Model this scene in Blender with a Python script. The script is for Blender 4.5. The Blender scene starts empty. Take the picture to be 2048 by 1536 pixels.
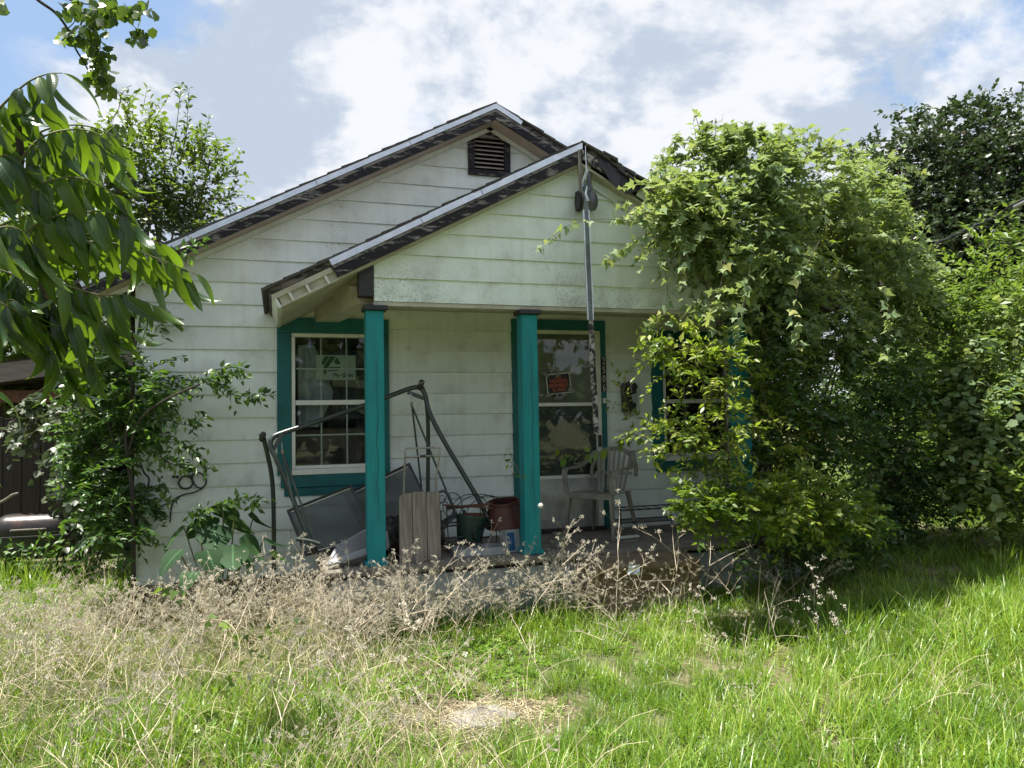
import bpy, bmesh, math, random
import numpy as np
from mathutils import Vector, Matrix, Euler
R = math.radians
rng = np.random.default_rng(7)
random.seed(7)
scene = bpy.context.scene
COL = scene.collection

# ------------------------------------------------------------------ camera
YAW, PITCH, ROLL, EYE, FPX = R(17.4), R(2.67), R(1.0), 1.6, 1500.0
_s, _c = math.sin(YAW), math.cos(YAW)
f0 = np.array([_s, _c, 0.]); r0 = np.array([_c, -_s, 0.]); zz = np.array([0, 0, 1.])
CF = f0 * math.cos(PITCH) + zz * math.sin(PITCH)
_u = zz * math.cos(PITCH) - f0 * math.sin(PITCH)
CX = r0 * math.cos(ROLL) - _u * math.sin(ROLL)
CY = _u * math.cos(ROLL) + r0 * math.sin(ROLL)
CP = np.array([0, 0, EYE])
cd = bpy.data.cameras.new('camera'); cam = bpy.data.objects.new('camera', cd); COL.objects.link(cam)
cd.sensor_width = 36.0; cd.lens = FPX / 2048 * 36.0; cd.clip_end = 2000; cd.clip_start = 0.05
M = Matrix.Identity(4)
for i in range(3):
    M[i][0] = CX[i]; M[i][1] = CY[i]; M[i][2] = -CF[i]; M[i][3] = CP[i]
cam.matrix_world = M
scene.camera = cam

# ------------------------------------------------------------------ sky, sun, exposure
SUN_TRAVEL = Vector((0.27, -0.115, -1.0)).normalized()      # from high up, behind the house and to its left
SUN_EL = math.asin(-SUN_TRAVEL.z)
SUN_ROT = math.atan2(-SUN_TRAVEL.x, -SUN_TRAVEL.y)
sd = bpy.data.lights.new('sun', 'SUN'); sun = bpy.data.objects.new('sun', sd); COL.objects.link(sun)
sd.energy = 5.0; sd.angle = R(0.53); sd.color = (1.0, 0.95, 0.86)
sun.rotation_euler = SUN_TRAVEL.to_track_quat('-Z', 'Y').to_euler()
scene.view_settings.view_transform = 'Standard'; scene.view_settings.look = 'None'
scene.view_settings.exposure = 1.3; scene.view_settings.gamma = 1.0
scene.view_settings.use_curve_mapping = False
scene.cycles.max_bounces = 10; scene.cycles.transparent_max_bounces = 16
scene.cycles.diffuse_bounces = 5; scene.cycles.sample_clamp_indirect = 6


class NT:
    """short hand for building a node tree"""
    def __init__(s, tree):
        s.t = tree; s.n = tree.nodes; s.l = tree.links
    def node(s, typ, ins=None, **props):
        n = s.n.new(typ)
        for k, v in props.items(): setattr(n, k, v)
        for k, v in (ins or {}).items():
            if isinstance(v, bpy.types.NodeSocket): s.l.new(v, n.inputs[k])
            else: n.inputs[k].default_value = v
        return n
    def link(s, a, b): s.l.new(a, b)
    def math(s, op, a, b=0.5, clamp=False):
        n = s.node('ShaderNodeMath', {0: a, 1: b}, operation=op, use_clamp=clamp); return n.outputs[0]
    def vmath(s, op, a, b=(0, 0, 0)):
        return s.node('ShaderNodeVectorMath', {0: a, 1: b}, operation=op)
    def mix(s, f, a, b, blend='MIX'):
        n = s.node('ShaderNodeMix', data_type='RGBA', blend_type=blend)
        for k, v in ((0, f), (6, a), (7, b)):
            if isinstance(v, bpy.types.NodeSocket): s.l.new(v, n.inputs[k])
            else: n.inputs[k].default_value = (tuple(v) + (1,))[:4] if k else v
        return n.outputs[2]
    def noise(s, vec, scale, detail=4, rough=0.55, dist=0.0):
        n = s.node('ShaderNodeTexNoise', {'Vector': vec, 'Scale': scale, 'Detail': detail, 'Roughness': rough, 'Distortion': dist})
        return n.outputs[0]
    def ramp(s, fac, a, b):
        n = s.node('ShaderNodeMapRange', {0: fac, 1: a, 2: b}, interpolation_type='SMOOTHSTEP'); return n.outputs[0]
    def scaled(s, vec, sc, loc=(0, 0, 0)):
        return s.node('ShaderNodeMapping', {'Vector': vec, 'Scale': sc, 'Location': loc}).outputs[0]


def pix_dir(px, py):
    d = CF + CX * ((px - 1024) / FPX) - CY * ((py - 768) / FPX); return d / np.linalg.norm(d)

w = bpy.data.worlds.new("World"); scene.world = w; w.use_nodes = True
t = NT(w.node_tree); t.n.clear()
sky = t.node('ShaderNodeTexSky', sky_type='NISHITA', sun_disc=False, sun_elevation=SUN_EL, sun_rotation=SUN_ROT,
             air_density=1.3, dust_density=1.6, ozone_density=2.2)
tc = t.node('ShaderNodeTexCoord').outputs['Generated']
d = t.vmath('NORMALIZE', tc).outputs[0]
sep = t.node('ShaderNodeSeparateXYZ', {0: d})
h = t.math('ADD', t.math('MAXIMUM', sep.outputs[2], 0.0), 0.42)
uv = t.vmath('DIVIDE', d, t.node('ShaderNodeCombineXYZ', {0: h, 1: h, 2: h}).outputs[0]).outputs[0]
big = t.noise(uv, 1.7, 3, 0.5, 0.2)
billow = t.noise(uv, 4.6, 9, 0.60, 0.35)
fine = t.noise(t.scaled(uv, (1, 1, 1), (3.1, 1.7, 0)), 9.0, 8, 0.62, 0.2)
cov = t.math('ADD', t.math('MULTIPLY', big, 0.55), t.math('MULTIPLY', billow, 0.45))
cov = t.math('ADD', cov, t.math('MULTIPLY', t.math('SUBTRACT', fine, 0.5), 0.16))
for (px, py, rad, amt) in ((40, 90, 0.18, -.30), (350, 0, 0.10, -.22), (850, 215, 0.045, -.10), (1190, 250, 0.11, -.10), (1480, 190, .14, -.05), (2030, 120, .14, -.10), (180, 560, .22, .14), (330, 180, .14, .10), (650, 120, .25, .12), (1310, 330, .08, .10), (1800, 60, .35, .10)):
    dd = pix_dir(px, py)
    dot = t.vmath('DISTANCE', d, tuple(dd)).outputs['Value']
    cov = t.math('ADD', cov, t.math('MULTIPLY', t.ramp(t.math('ADD', dot, t.math('MULTIPLY', t.math('SUBTRACT', billow, 0.5), rad * 1.5)), rad * 1.5, rad * .1), amt))
mask = t.ramp(cov, 0.37, 0.475)
# cloud tops are white, thick undersides grey
sh = t.math('ADD', t.math('MULTIPLY', t.noise(t.scaled(uv, (1, 1, 1), (0.13, 0.05, 0.12)), 2.6, 9, 0.60, 0.4), 0.75), t.math('MULTIPLY', t.noise(uv, 7.0, 8, 0.62, 0.5), 0.35))
rl = t.math('SUBTRACT', t.noise(uv, 2.9, 6, 0.54, 0.2), t.noise(t.scaled(uv, (1, 1, 1), (-.04, .02, .065)), 2.9, 6, 0.54, 0.2))     # relief of the billows towards the sun
sh = t.math('ADD', sh, t.math('MULTIPLY', rl, 1.7))
rl2 = t.math('SUBTRACT', t.noise(uv, 8.5, 7, 0.58, 0.3), t.noise(t.scaled(uv, (1, 1, 1), (-.016, .008, .026)), 8.5, 7, 0.58, 0.3))
sh = t.math('ADD', sh, t.math('MULTIPLY', rl2, 0.55))
shade = t.ramp(sh, 0.43, 0.70)
ccol = t.mix(shade, (6.75, 6.95, 7.3), (4.1, 4.75, 5.7))
blue = t.mix(0.65, sky.outputs[0], (3.2, 4.7, 7.2))
colr = t.mix(mask, blue, ccol)
bg = t.node('ShaderNodeBackground', {'Color': colr, 'Strength': 0.056})
t.link(bg.outputs[0], t.node('ShaderNodeOutputWorld').inputs[0])

# ------------------------------------------------------------------ materials
MATS = {}
def newmat(name):
    m = bpy.data.materials.new(name); m.use_nodes = True; m.node_tree.nodes.clear(); MATS[name] = m
    return m, NT(m.node_tree)
def finish(t, bsdf):
    t.link(bsdf, t.node('ShaderNodeOutputMaterial').inputs[0])
def bump(t, height, strength=0.4, dist=0.01):
    return t.node('ShaderNodeBump', {'Height': height, 'Strength': strength, 'Distance': dist}).outputs[0]

def simple(name, c1, c2=None, rough=0.6, scale=8, metal=0.0, stretch=(1, 1, 1), dirt=None, dirt_amt=0.5, bmp=0.25, spec=0.4, wear=None):
    """two-tone noise colour, optional dirt blotches and worn patches, fine bump"""
    m, t = newmat(name)
    oc = t.node('ShaderNodeTexCoord').outputs['Object']
    v = t.scaled(oc, stretch)
    n1 = t.noise(v, scale, 6, 0.6)
    col = t.mix(t.ramp(n1, 0.3, 0.7), c1, c2 or tuple(x * 0.75 for x in c1))
    n2 = t.noise(v, scale * 4.3, 6, 0.65)
    if dirt: col = t.mix(t.math('MULTIPLY', t.ramp(t.noise(t.scaled(oc, stretch, (5, 2, 1)), scale * 0.7, 8, 0.7), 0.48, 0.72), dirt_amt), col, dirt)
    if wear: col = t.mix(t.ramp(n2, wear[1], wear[1] + 0.05), col, wear[0])
    b = t.node('ShaderNodeBsdfPrincipled', {'Base Color': col, 'Roughness': t.math('ADD', t.math('MULTIPLY', n2, 0.25), rough - 0.12), 'Metallic': metal,
                                           'Specular IOR Level': spec, 'Normal': bump(t, n2, bmp, 0.004)})
    finish(t, b.outputs[0]); return m

def siding_mat(name, base, mildew, speck=0.5, low=None):
    m, t = newmat(name)
    oc = t.node('ShaderNodeTexCoord').outputs['Object']
    rnd = t.node('ShaderNodeObjectInfo').outputs['Random']
    off = t.node('ShaderNodeCombineXYZ', {0: t.math('MULTIPLY', rnd, 17.0)}).outputs[0]
    v = t.vmath('ADD', oc, off).outputs[0]
    col = t.mix(t.ramp(t.noise(oc, 0.9, 4, 0.6), 0.35, 0.7), base, tuple(x * 0.8 for x in base))
    col = t.mix(t.math('MULTIPLY', t.math('SUBTRACT', rnd, 0.3), 0.12), col, (0.32, 0.35, 0.33))
    gp = t.node('ShaderNodeNewGeometry').outputs['Position']
    streak = t.ramp(t.noise(t.scaled(gp, (17, 1, 0.9)), 1.0, 5, 0.6), 0.48, 0.72)
    col = t.mix(t.math('MULTIPLY', streak, 0.18), col, (0.40, 0.40, 0.31))
    grime = t.ramp(t.noise(v, 3.2, 6, 0.65), 0.48, 0.74)
    col = t.mix(t.math('MULTIPLY', grime, 0.42), col, (0.30, 0.31, 0.25))
    area = t.ramp(t.noise(oc, 1.6, 4, 0.6), 0.60 - 0.14 * mildew, 0.74)
    if low:                                          # mildew is heaviest along the wet lower boards
        wz = t.node('ShaderNodeSeparateXYZ', {0: t.node('ShaderNodeNewGeometry').outputs['Position']}).outputs[2]
        area = t.math('MULTIPLY', t.ramp(t.math('ADD', wz, t.math('MULTIPLY', t.math('SUBTRACT', t.noise(t.node('ShaderNodeNewGeometry').outputs['Position'], 1.8, 5, .6), .5), 1.5)), low[1], low[0]), 1.0)
    sp = t.ramp(t.noise(t.node('ShaderNodeNewGeometry').outputs['Position'], 55, 3, 0.6), 0.50, 0.60)
    wash = t.ramp(t.noise(oc, 7, 5, 0.7), 0.4, 0.7)
    col = t.mix(t.math('MULTIPLY', t.math('MULTIPLY', area, wash), 0.5 * mildew), col, (0.17, 0.19, 0.14))
    col = t.mix(t.math('MULTIPLY', t.math('MULTIPLY', area, sp), speck), col, (0.10, 0.12, 0.09))
    b = t.node('ShaderNodeBsdfPrincipled', {'Base Color': col, 'Roughness': 0.5, 'Specular IOR Level': 0.45,
               'Normal': bump(t, t.noise(t.scaled(oc, (1.2, 1, 14)), 9, 5, 0.6), 0.12, 0.004)})
    finish(t, b.outputs[0]); return m

def peel_mat(name, top, under, thr=0.5, stretch=(2.2, 6, 9), scale=2.0):
    m, t = newmat(name)
    oc = t.node('ShaderNodeTexCoord').outputs['Object']
    rnd = t.node('ShaderNodeObjectInfo').outputs['Random']
    off = t.node('ShaderNodeCombineXYZ', {0: t.math('MULTIPLY', rnd, 31.0)}).outputs[0]
    v = t.scaled(t.vmath('ADD', oc, off).outputs[0], stretch)
    n = t.math('ADD', t.math('MULTIPLY', t.noise(v, scale, 9, 0.68, 0.4), 0.75), t.math('MULTIPLY', t.noise(v, scale * 3.1, 5, 0.7), 0.25))
    f = t.ramp(n, thr, thr + 0.025)
    edge = t.math('MULTIPLY', t.ramp(n, thr - 0.03, thr), t.math('SUBTRACT', 1.0, f))
    grain = t.noise(t.scaled(oc, (2, 30, 60)), 3, 4, 0.6)
    uc = t.mix(grain, tuple(x * 0.6 for x in under), under)
    col = t.mix(f, tuple(top), uc)
    col = t.mix(t.math('MULTIPLY', edge, 0.35), col, (0.35, 0.34, 0.33))
    b = t.node('ShaderNodeBsdfPrincipled', {'Base Color': col, 'Roughness': t.math('ADD', 0.6, t.math('MULTIPLY', f, 0.3)), 'Specular IOR Level': 0.25,
               'Normal': bump(t, t.math('SUBTRACT', t.math('MULTIPLY', grain, 0.15), f), 0.7, 0.006)})
    finish(t, b.outputs[0]); return m

def leaf_mat(name, dark, mid, light, trans, tfac=0.38, rough=0.42, spec=0.5, veins=False, vary=0.22):
    """'tint' (0..1 per leaf) picks the leaf's own green"""
    m, t = newmat(name)
    tint = t.node('ShaderNodeAttribute', attribute_name='tint').outputs['Fac']
    rnd = t.node('ShaderNodeObjectInfo').outputs['Random']
    tint = t.math('ADD', tint, t.math('MULTIPLY', t.math('SUBTRACT', rnd, 0.5), vary), clamp=True)
    col = t.mix(t.ramp(tint, 0.45, 1.0), t.mix(t.ramp(tint, 0.0, 0.5), dark, mid), light)
    nrm = None
    if veins:
        uvn = t.node('ShaderNodeUVMap').outputs[0]
        su = t.node('ShaderNodeSeparateXYZ', {0: uvn})
        a = t.math('ABSOLUTE', t.math('SUBTRACT', su.outputs[0], 0.5))
        rib = t.ramp(a, 0.045, 0.012)
        wave = t.math('SINE', t.math('MULTIPLY', t.math('SUBTRACT', su.outputs[1], t.math('MULTIPLY', a, 0.30)), 100.0))
        sv = t.ramp(wave, 0.80, 1.0)
        col = t.mix(t.math('MULTIPLY', rib, 0.65), col, tuple(min(1, x * 2.6 + .02) for x in mid))
        col = t.mix(t.math('MULTIPLY', sv, 0.10), col, tuple(x * 1.6 for x in mid))
        blot = t.ramp(t.noise(t.node('ShaderNodeTexCoord').outputs['Object'], 30, 5, .7), .5, .75)
        col = t.mix(t.math('MULTIPLY', blot, .28), col, tuple(x * .55 for x in dark))
        nrm = bump(t, t.math('ADD', t.math('MULTIPLY', wave, -0.2), t.math('MULTIPLY', rib, -1.0)), 0.14, 0.003)
    ins = {'Base Color': col, 'Roughness': rough, 'Specular IOR Level': spec}
    if nrm: ins['Normal'] = nrm
    b = t.node('ShaderNodeBsdfPrincipled', ins)
    tr = t.node('ShaderNodeBsdfTranslucent', {'Color': t.mix(0.6, col, trans)})
    mx = t.node('ShaderNodeMixShader', {0: tfac, 1: b.outputs[0], 2: tr.outputs[0]})
    finish(t, mx.outputs[0]); return m

siding_mat('siding', (0.735, 0.80, 0.79), 0.55, 0.35)
siding_mat('gable_siding', (0.74, 0.83, 0.79), 0.8, 0.42, (2.35, 3.05))
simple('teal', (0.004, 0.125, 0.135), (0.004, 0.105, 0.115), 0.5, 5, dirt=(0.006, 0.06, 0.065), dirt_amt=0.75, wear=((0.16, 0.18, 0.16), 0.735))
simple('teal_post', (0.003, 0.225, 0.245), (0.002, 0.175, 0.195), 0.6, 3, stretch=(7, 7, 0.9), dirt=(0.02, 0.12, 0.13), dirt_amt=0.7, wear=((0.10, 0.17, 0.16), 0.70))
simple('dark_crack', (0.01, 0.03, 0.035), rough=0.9)
peel_mat('peeling_black', (0.012, 0.0115, 0.015), (0.27, 0.25, 0.245), 0.560, (2.2, 6, 10), 2.2)
peel_mat('peeling_strip', (0.02, 0.02, 0.024), (0.45, 0.43, 0.42), 0.50, (5, 5, 5), 3.0)
peel_mat('bare_edge', (0.03, 0.028, 0.03), (0.30, 0.28, 0.27), 0.46, (2.5, 6, 9))
peel_mat('bare_deck', (0.028, 0.023, 0.022), (0.20, 0.175, 0.17), 0.50)
simple('black_paint', (0.02, 0.02, 0.026), (0.03, 0.03, 0.036), 0.5, 9, wear=((0.4, 0.38, 0.37), 0.67))
simple('drip_metal', (0.66, 0.70, 0.76), (0.52, 0.56, 0.63), 0.34, 6, metal=0.85, bmp=0.1)
simple('strip_metal', (0.155, 0.185, 0.185), (0.09, 0.11, 0.11), 0.3, 7, metal=0.5, bmp=0.15)
simple('shingle', (0.05, 0.046, 0.045), (0.085, 0.078, 0.075), 0.95, 30, bmp=0.8)
simple('soffit', (0.46, 0.45, 0.38), (0.36, 0.34, 0.28), 0.7, 5, dirt=(0.2, 0.17, 0.12))
simple('soffit_pink', (0.46, 0.39, 0.35), (0.38, 0.31, 0.28), 0.7, 5, dirt=(0.25, 0.19, 0.16))
simple('trim_white', (0.62, 0.66, 0.62), (0.52, 0.56, 0.52), 0.55, 7, dirt=(0.33, 0.31, 0.26), dirt_amt=0.45)
simple('old_wood', (0.30, 0.27, 0.235), (0.15, 0.13, 0.115), 0.85, 4, stretch=(16, 16, 0.8), dirt=(0.07, 0.07, 0.05), dirt_amt=0.65, bmp=0.8)
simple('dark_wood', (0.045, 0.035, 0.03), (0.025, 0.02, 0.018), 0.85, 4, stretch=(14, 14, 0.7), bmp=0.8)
simple('shed_wood', (0.24, 0.21, 0.185), (0.15, 0.13, 0.115), 0.85, 4, stretch=(1, 14, 14), bmp=0.8)
simple('inner_dark', (0.10, 0.085, 0.075), (0.07, 0.06, 0.055), 0.9, 3)
simple('door_paint', (0.30, 0.285, 0.245), (0.25, 0.24, 0.205), 0.6, 4)
simple('vinyl_white', (0.70, 0.715, 0.70), (0.60, 0.62, 0.60), 0.4, 6, dirt=(0.42, 0.42, 0.38), dirt_amt=0.4, bmp=0.08)
simple('kick_panel', (0.46, 0.475, 0.475), (0.34, 0.355, 0.355), 0.38, 5, metal=0.35, dirt=(0.2, 0.2, 0.18), dirt_amt=0.6)
simple('slat_wood', (0.36, 0.31, 0.285), (0.22, 0.19, 0.175), 0.8, 6, stretch=(1, 12, 12))
simple('concrete', (0.20, 0.185, 0.155), (0.13, 0.115, 0.092), 0.9, 6, dirt=(0.09, 0.075, 0.055), dirt_amt=0.7, bmp=0.8)
simple('stained_concrete', (0.205, 0.16, 0.11), (0.14, 0.095, 0.058), 0.85, 5, dirt=(0.10, 0.055, 0.03), dirt_amt=0.8, bmp=0.8)
simple('skirt_grey', (0.33, 0.36, 0.385), (0.27, 0.30, 0.32), 0.75, 4, dirt=(0.16, 0.16, 0.14), dirt_amt=0.6)
simple('slab', (0.27, 0.255, 0.23), (0.13, 0.118, 0.10), 0.95, 14, dirt=(0.14, 0.11, 0.08), dirt_amt=0.7, bmp=1.0)
simple('swing_metal', (0.018, 0.032, 0.027), (0.028, 0.042, 0.036), 0.36, 12, dirt=(0.10, 0.075, 0.05), dirt_amt=0.3, bmp=0.15, spec=0.6)
simple('black_metal', (0.012, 0.013, 0.014), (0.02, 0.021, 0.021), 0.4, 14, bmp=0.2, spec=0.5)
simple('galvanised', (0.40, 0.385, 0.36), (0.24, 0.21, 0.18), 0.5, 20, metal=0.4, dirt=(0.15, 0.09, 0.05), dirt_amt=0.6)
simple('steel', (0.5, 0.5, 0.5), (0.36, 0.36, 0.36), 0.35, 20, metal=0.9)
simple('rust', (0.16, 0.075, 0.04), (0.08, 0.045, 0.03), 0.85, 14, bmp=0.6)
simple('chair_plastic', (0.25, 0.245, 0.215), (0.17, 0.165, 0.135), 0.55, 9, dirt=(0.05, 0.06, 0.035), dirt_amt=0.75)
simple('red_plastic', (0.075, 0.022, 0.017), (0.055, 0.019, 0.015), 0.5, 6, dirt=(0.08, 0.03, 0.02))
simple('green_plastic', (0.007, 0.034, 0.028), (0.006, 0.027, 0.023), 0.45, 6, dirt=(0.06, 0.07, 0.05))
simple('grey_plastic', (0.33, 0.36, 0.37), (0.25, 0.28, 0.29), 0.6, 6, dirt=(0.14, 0.12, 0.1))
simple('blue_print', (0.02, 0.09, 0.22), (0.02, 0.07, 0.18), 0.55, 8)
simple('lamp_grey', (0.12, 0.125, 0.135), (0.085, 0.09, 0.10), 0.38, 10, metal=0.3)
simple('grille_grey', (0.27, 0.285, 0.30), (0.20, 0.21, 0.225), 0.5, 8, dirt=(0.2, 0.17, 0.14))
simple('grill_lid', (0.022, 0.019, 0.018), (0.014, 0.012, 0.012), 0.36, 6, dirt=(0.085, 0.042, 0.03), dirt_amt=0.85, spec=0.5)
simple('bark', (0.14, 0.105, 0.075), (0.075, 0.058, 0.042), 0.9, 12, stretch=(6, 6, 1), bmp=0.9)
simple('green_stem', (0.10, 0.13, 0.045), (0.12, 0.09, 0.04), 0.7, 10)
simple('dark_twig', (0.035, 0.03, 0.026), (0.05, 0.04, 0.03), 0.85, 12)
simple('sign_white', (0.55, 0.56, 0.53), rough=0.5); simple('sign_black', (0.010, 0.009, 0.010), rough=0.45)
simple('sign_red', (0.52, 0.095, 0.035), (0.45, 0.08, 0.03), rough=0.5)
simple('tape', (0.19, 0.22, 0.19), (0.11, 0.13, 0.115), rough=0.35, scale=30)
simple('plate_number', (0.50, 0.49, 0.45), rough=0.4)
simple('paper', (0.55, 0.62, 0.55), (0.47, 0.55, 0.48), 0.7, 12); simple('paper_yellow', (0.23, 0.21, 0.125), rough=0.7)
simple('print_green', (0.018, 0.095, 0.04), (0.02, 0.12, 0.06), 0.6, 14); simple('print_dark', (0.006, 0.010, 0.010), rough=0.6)
simple('plastic_sheet', (0.42, 0.46, 0.52), (0.33, 0.37, 0.43), 0.5, 3, stretch=(1, 1, 1))
simple('curtain', (0.07, 0.075, 0.085), (0.04, 0.045, 0.052), 0.8, 3, stretch=(7, 7, 1))
simple('shelf_wood', (0.16, 0.10, 0.085), (0.11, 0.07, 0.06), 0.6, 4, stretch=(12, 4, 1))
simple('seed_head', (0.60, 0.565, 0.47), (0.30, 0.265, 0.20), 0.9, 40); simple('straw', (0.55, 0.485, 0.31), (0.38, 0.33, 0.20), 0.85, 20)
simple('pale_stalk', (0.62, 0.54, 0.42), (0.42, 0.35, 0.26), 0.85, 20)
simple('black_plastic', (0.016, 0.016, 0.018), (0.01, 0.01, 0.012), 0.4, 5, bmp=0.3)
simple('dandelion', (0.75, 0.74, 0.70), rough=0.9)

def glass_mat():
    m, t = newmat('glass')
    lw = t.node('ShaderNodeFresnel', {'IOR': 1.5}).outputs[0]
    f = t.math('ADD', lw, 0.0, clamp=True)
    oc = t.node('ShaderNodeTexCoord').outputs['Object']
    nb = bump(t, t.noise(oc, 2.5, 2, 0.5), 0.05, 0.02)
    g = t.node('ShaderNodeBsdfGlossy', {'Roughness': 0.02, 'Color': (1, 1, 1, 1), 'Normal': nb})
    tr = t.node('ShaderNodeBsdfTransparent', {'Color': (0.86, 0.9, 0.88, 1)})
    dust = t.node('ShaderNodeBsdfDiffuse', {'Color': (0.4, 0.42, 0.42, 1)})
    m1 = t.node('ShaderNodeMixShader', {0: f, 1: tr.outputs[0], 2: g.outputs[0]})
    dn = t.math('MULTIPLY', t.ramp(t.noise(oc, 4, 7, 0.7), 0.4, 0.8), 0.09)
    m2 = t.node('ShaderNodeMixShader', {0: dn, 1: m1.outputs[0], 2: dust.outputs[0]})
    finish(t, m2.outputs[0])
glass_mat()
def screen_mat(name, opacity, colr):
    m, t = newmat(name)
    oc = t.node('ShaderNodeTexCoord').outputs['Object']
    dd = t.node('ShaderNodeBsdfDiffuse', {'Color': t.mix(t.ramp(t.noise(oc, 5, 6, 0.6), 0.35, 0.7), colr, tuple(x * 0.6 for x in colr))})
    tr = t.node('ShaderNodeBsdfTransparent')
    mx = t.node('ShaderNodeMixShader', {0: opacity, 1: tr.outputs[0], 2: dd.outputs[0]})
    finish(t, mx.outputs[0])
screen_mat('insect_screen', 0.62, (0.13, 0.15, 0.15))

leaf_mat('leaf_pecan', (0.012, 0.034, 0.015), (0.026, 0.072, 0.016), (0.08, 0.15, 0.016), (0.24, 0.40, 0.008), 0.40, 0.32, 0.5, veins=True)
leaf_mat('leaf_shrub', (0.022, 0.05, 0.02), (0.08, 0.145, 0.022), (0.32, 0.36, 0.05), (0.34, 0.50, 0.03), 0.42)
leaf_mat('leaf_vine', (0.09, 0.15, 0.07), (0.21, 0.30, 0.145), (0.40, 0.40, 0.12), (0.40, 0.50, 0.10), 0.40, 0.6, 0.3)
leaf_mat('leaf_bright', (0.035, 0.075, 0.02), (0.09, 0.165, 0.03), (0.22, 0.31, 0.05), (0.28, 0.42, 0.04), 0.40)
leaf_mat('leaf_oak', (0.014, 0.030, 0.015), (0.032, 0.060, 0.022), (0.085, 0.12, 0.038), (0.09, 0.16, 0.03), 0.22, 0.45)
leaf_mat('leaf_corner', (0.020, 0.050, 0.021), (0.048, 0.108, 0.026), (0.13, 0.24, 0.03), (0.17, 0.33, 0.02), 0.34)
leaf_mat('leaf_ivy', (0.02, 0.034, 0.02), (0.05, 0.072, 0.04), (0.14, 0.165, 0.10), (0.10, 0.16, 0.04), 0.25)
leaf_mat('leaf_tallow', (0.020, 0.045, 0.016), (0.05, 0.10, 0.022), (0.16, 0.22, 0.03), (0.22, 0.36, 0.02), 0.42, 0.38)
leaf_mat('leaf_broad', (0.018, 0.045, 0.02), (0.032, 0.078, 0.03), (0.06, 0.12, 0.04), (0.11, 0.21, 0.04), 0.30, 0.7, 0.2, veins=True)
leaf_mat('grass_green', (0.032, 0.080, 0.008), (0.125, 0.250, 0.018), (0.37, 0.45, 0.10), (0.40, 0.58, 0.025), 0.36, 0.38, 0.55, vary=0.30)
leaf_mat('grass_straw', (0.16, 0.15, 0.055), (0.40, 0.34, 0.19), (0.58, 0.50, 0.33), (0.5, 0.44, 0.22), 0.30, 0.7, 0.2)

# ------------------------------------------------------------------ mesh helpers
def link(o, parent=None):
    COL.objects.link(o)
    if parent is not None:
        o.parent = parent; o.matrix_parent_inverse = Matrix.Translation(-parent_origin(parent))
    return o
def parent_origin(p):
    v = Vector(p.location)
    while p.parent is not None:
        p = p.parent          # every parent's inverse cancels its own offset, so world location stays in .location
    return v
def raw_mesh(name, V, F, mat=None, smooth=False, tint=None, uv=None):
    V = np.asarray(V, dtype=np.float32).reshape(-1, 3)
    me = bpy.data.meshes.new(name)
    if isinstance(F, np.ndarray):
        nf, k = F.shape
        me.vertices.add(len(V)); me.vertices.foreach_set('co', V.ravel())
        me.loops.add(nf * k); me.loops.foreach_set('vertex_index', F.astype(np.int32).ravel())
        me.polygons.add(nf)
        me.polygons.foreach_set('loop_start', np.arange(0, nf * k, k, dtype=np.int32))
        me.update(calc_edges=True)
    else:
        me.from_pydata([tuple(map(float, v)) for v in V], [], [tuple(int(i) for i in f) for f in F]); me.update()
    if mat is not None: me.materials.append(MATS[mat] if isinstance(mat, str) else mat)
    if smooth: me.polygons.foreach_set('use_smooth', np.ones(len(me.polygons), dtype=bool))
    if tint is not None:
        a = me.attributes.new('tint', 'FLOAT', 'POINT'); a.data.foreach_set('value', np.asarray(tint, dtype=np.float32))
    if uv is not None:
        ul = me.uv_layers.new(name='UVMap'); li = np.zeros(len(me.loops), dtype=np.int32); me.loops.foreach_get('vertex_index', li)
        ul.data.foreach_set('uv', np.asarray(uv, dtype=np.float32)[li].ravel())
    return me
def tag(o, label=None, cat=None, group=None, kind=None):
    if label: o['label'] = label
    if cat: o['category'] = cat
    if group: o['group'] = group
    if kind: o['kind'] = kind
    return o
def empty(name, loc, label=None, cat=None, group=None, parent=None):
    o = bpy.data.objects.new(name, None); o.location = loc; o.empty_display_size = 0.1
    link(o, parent); return tag(o, label, cat, group)

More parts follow.
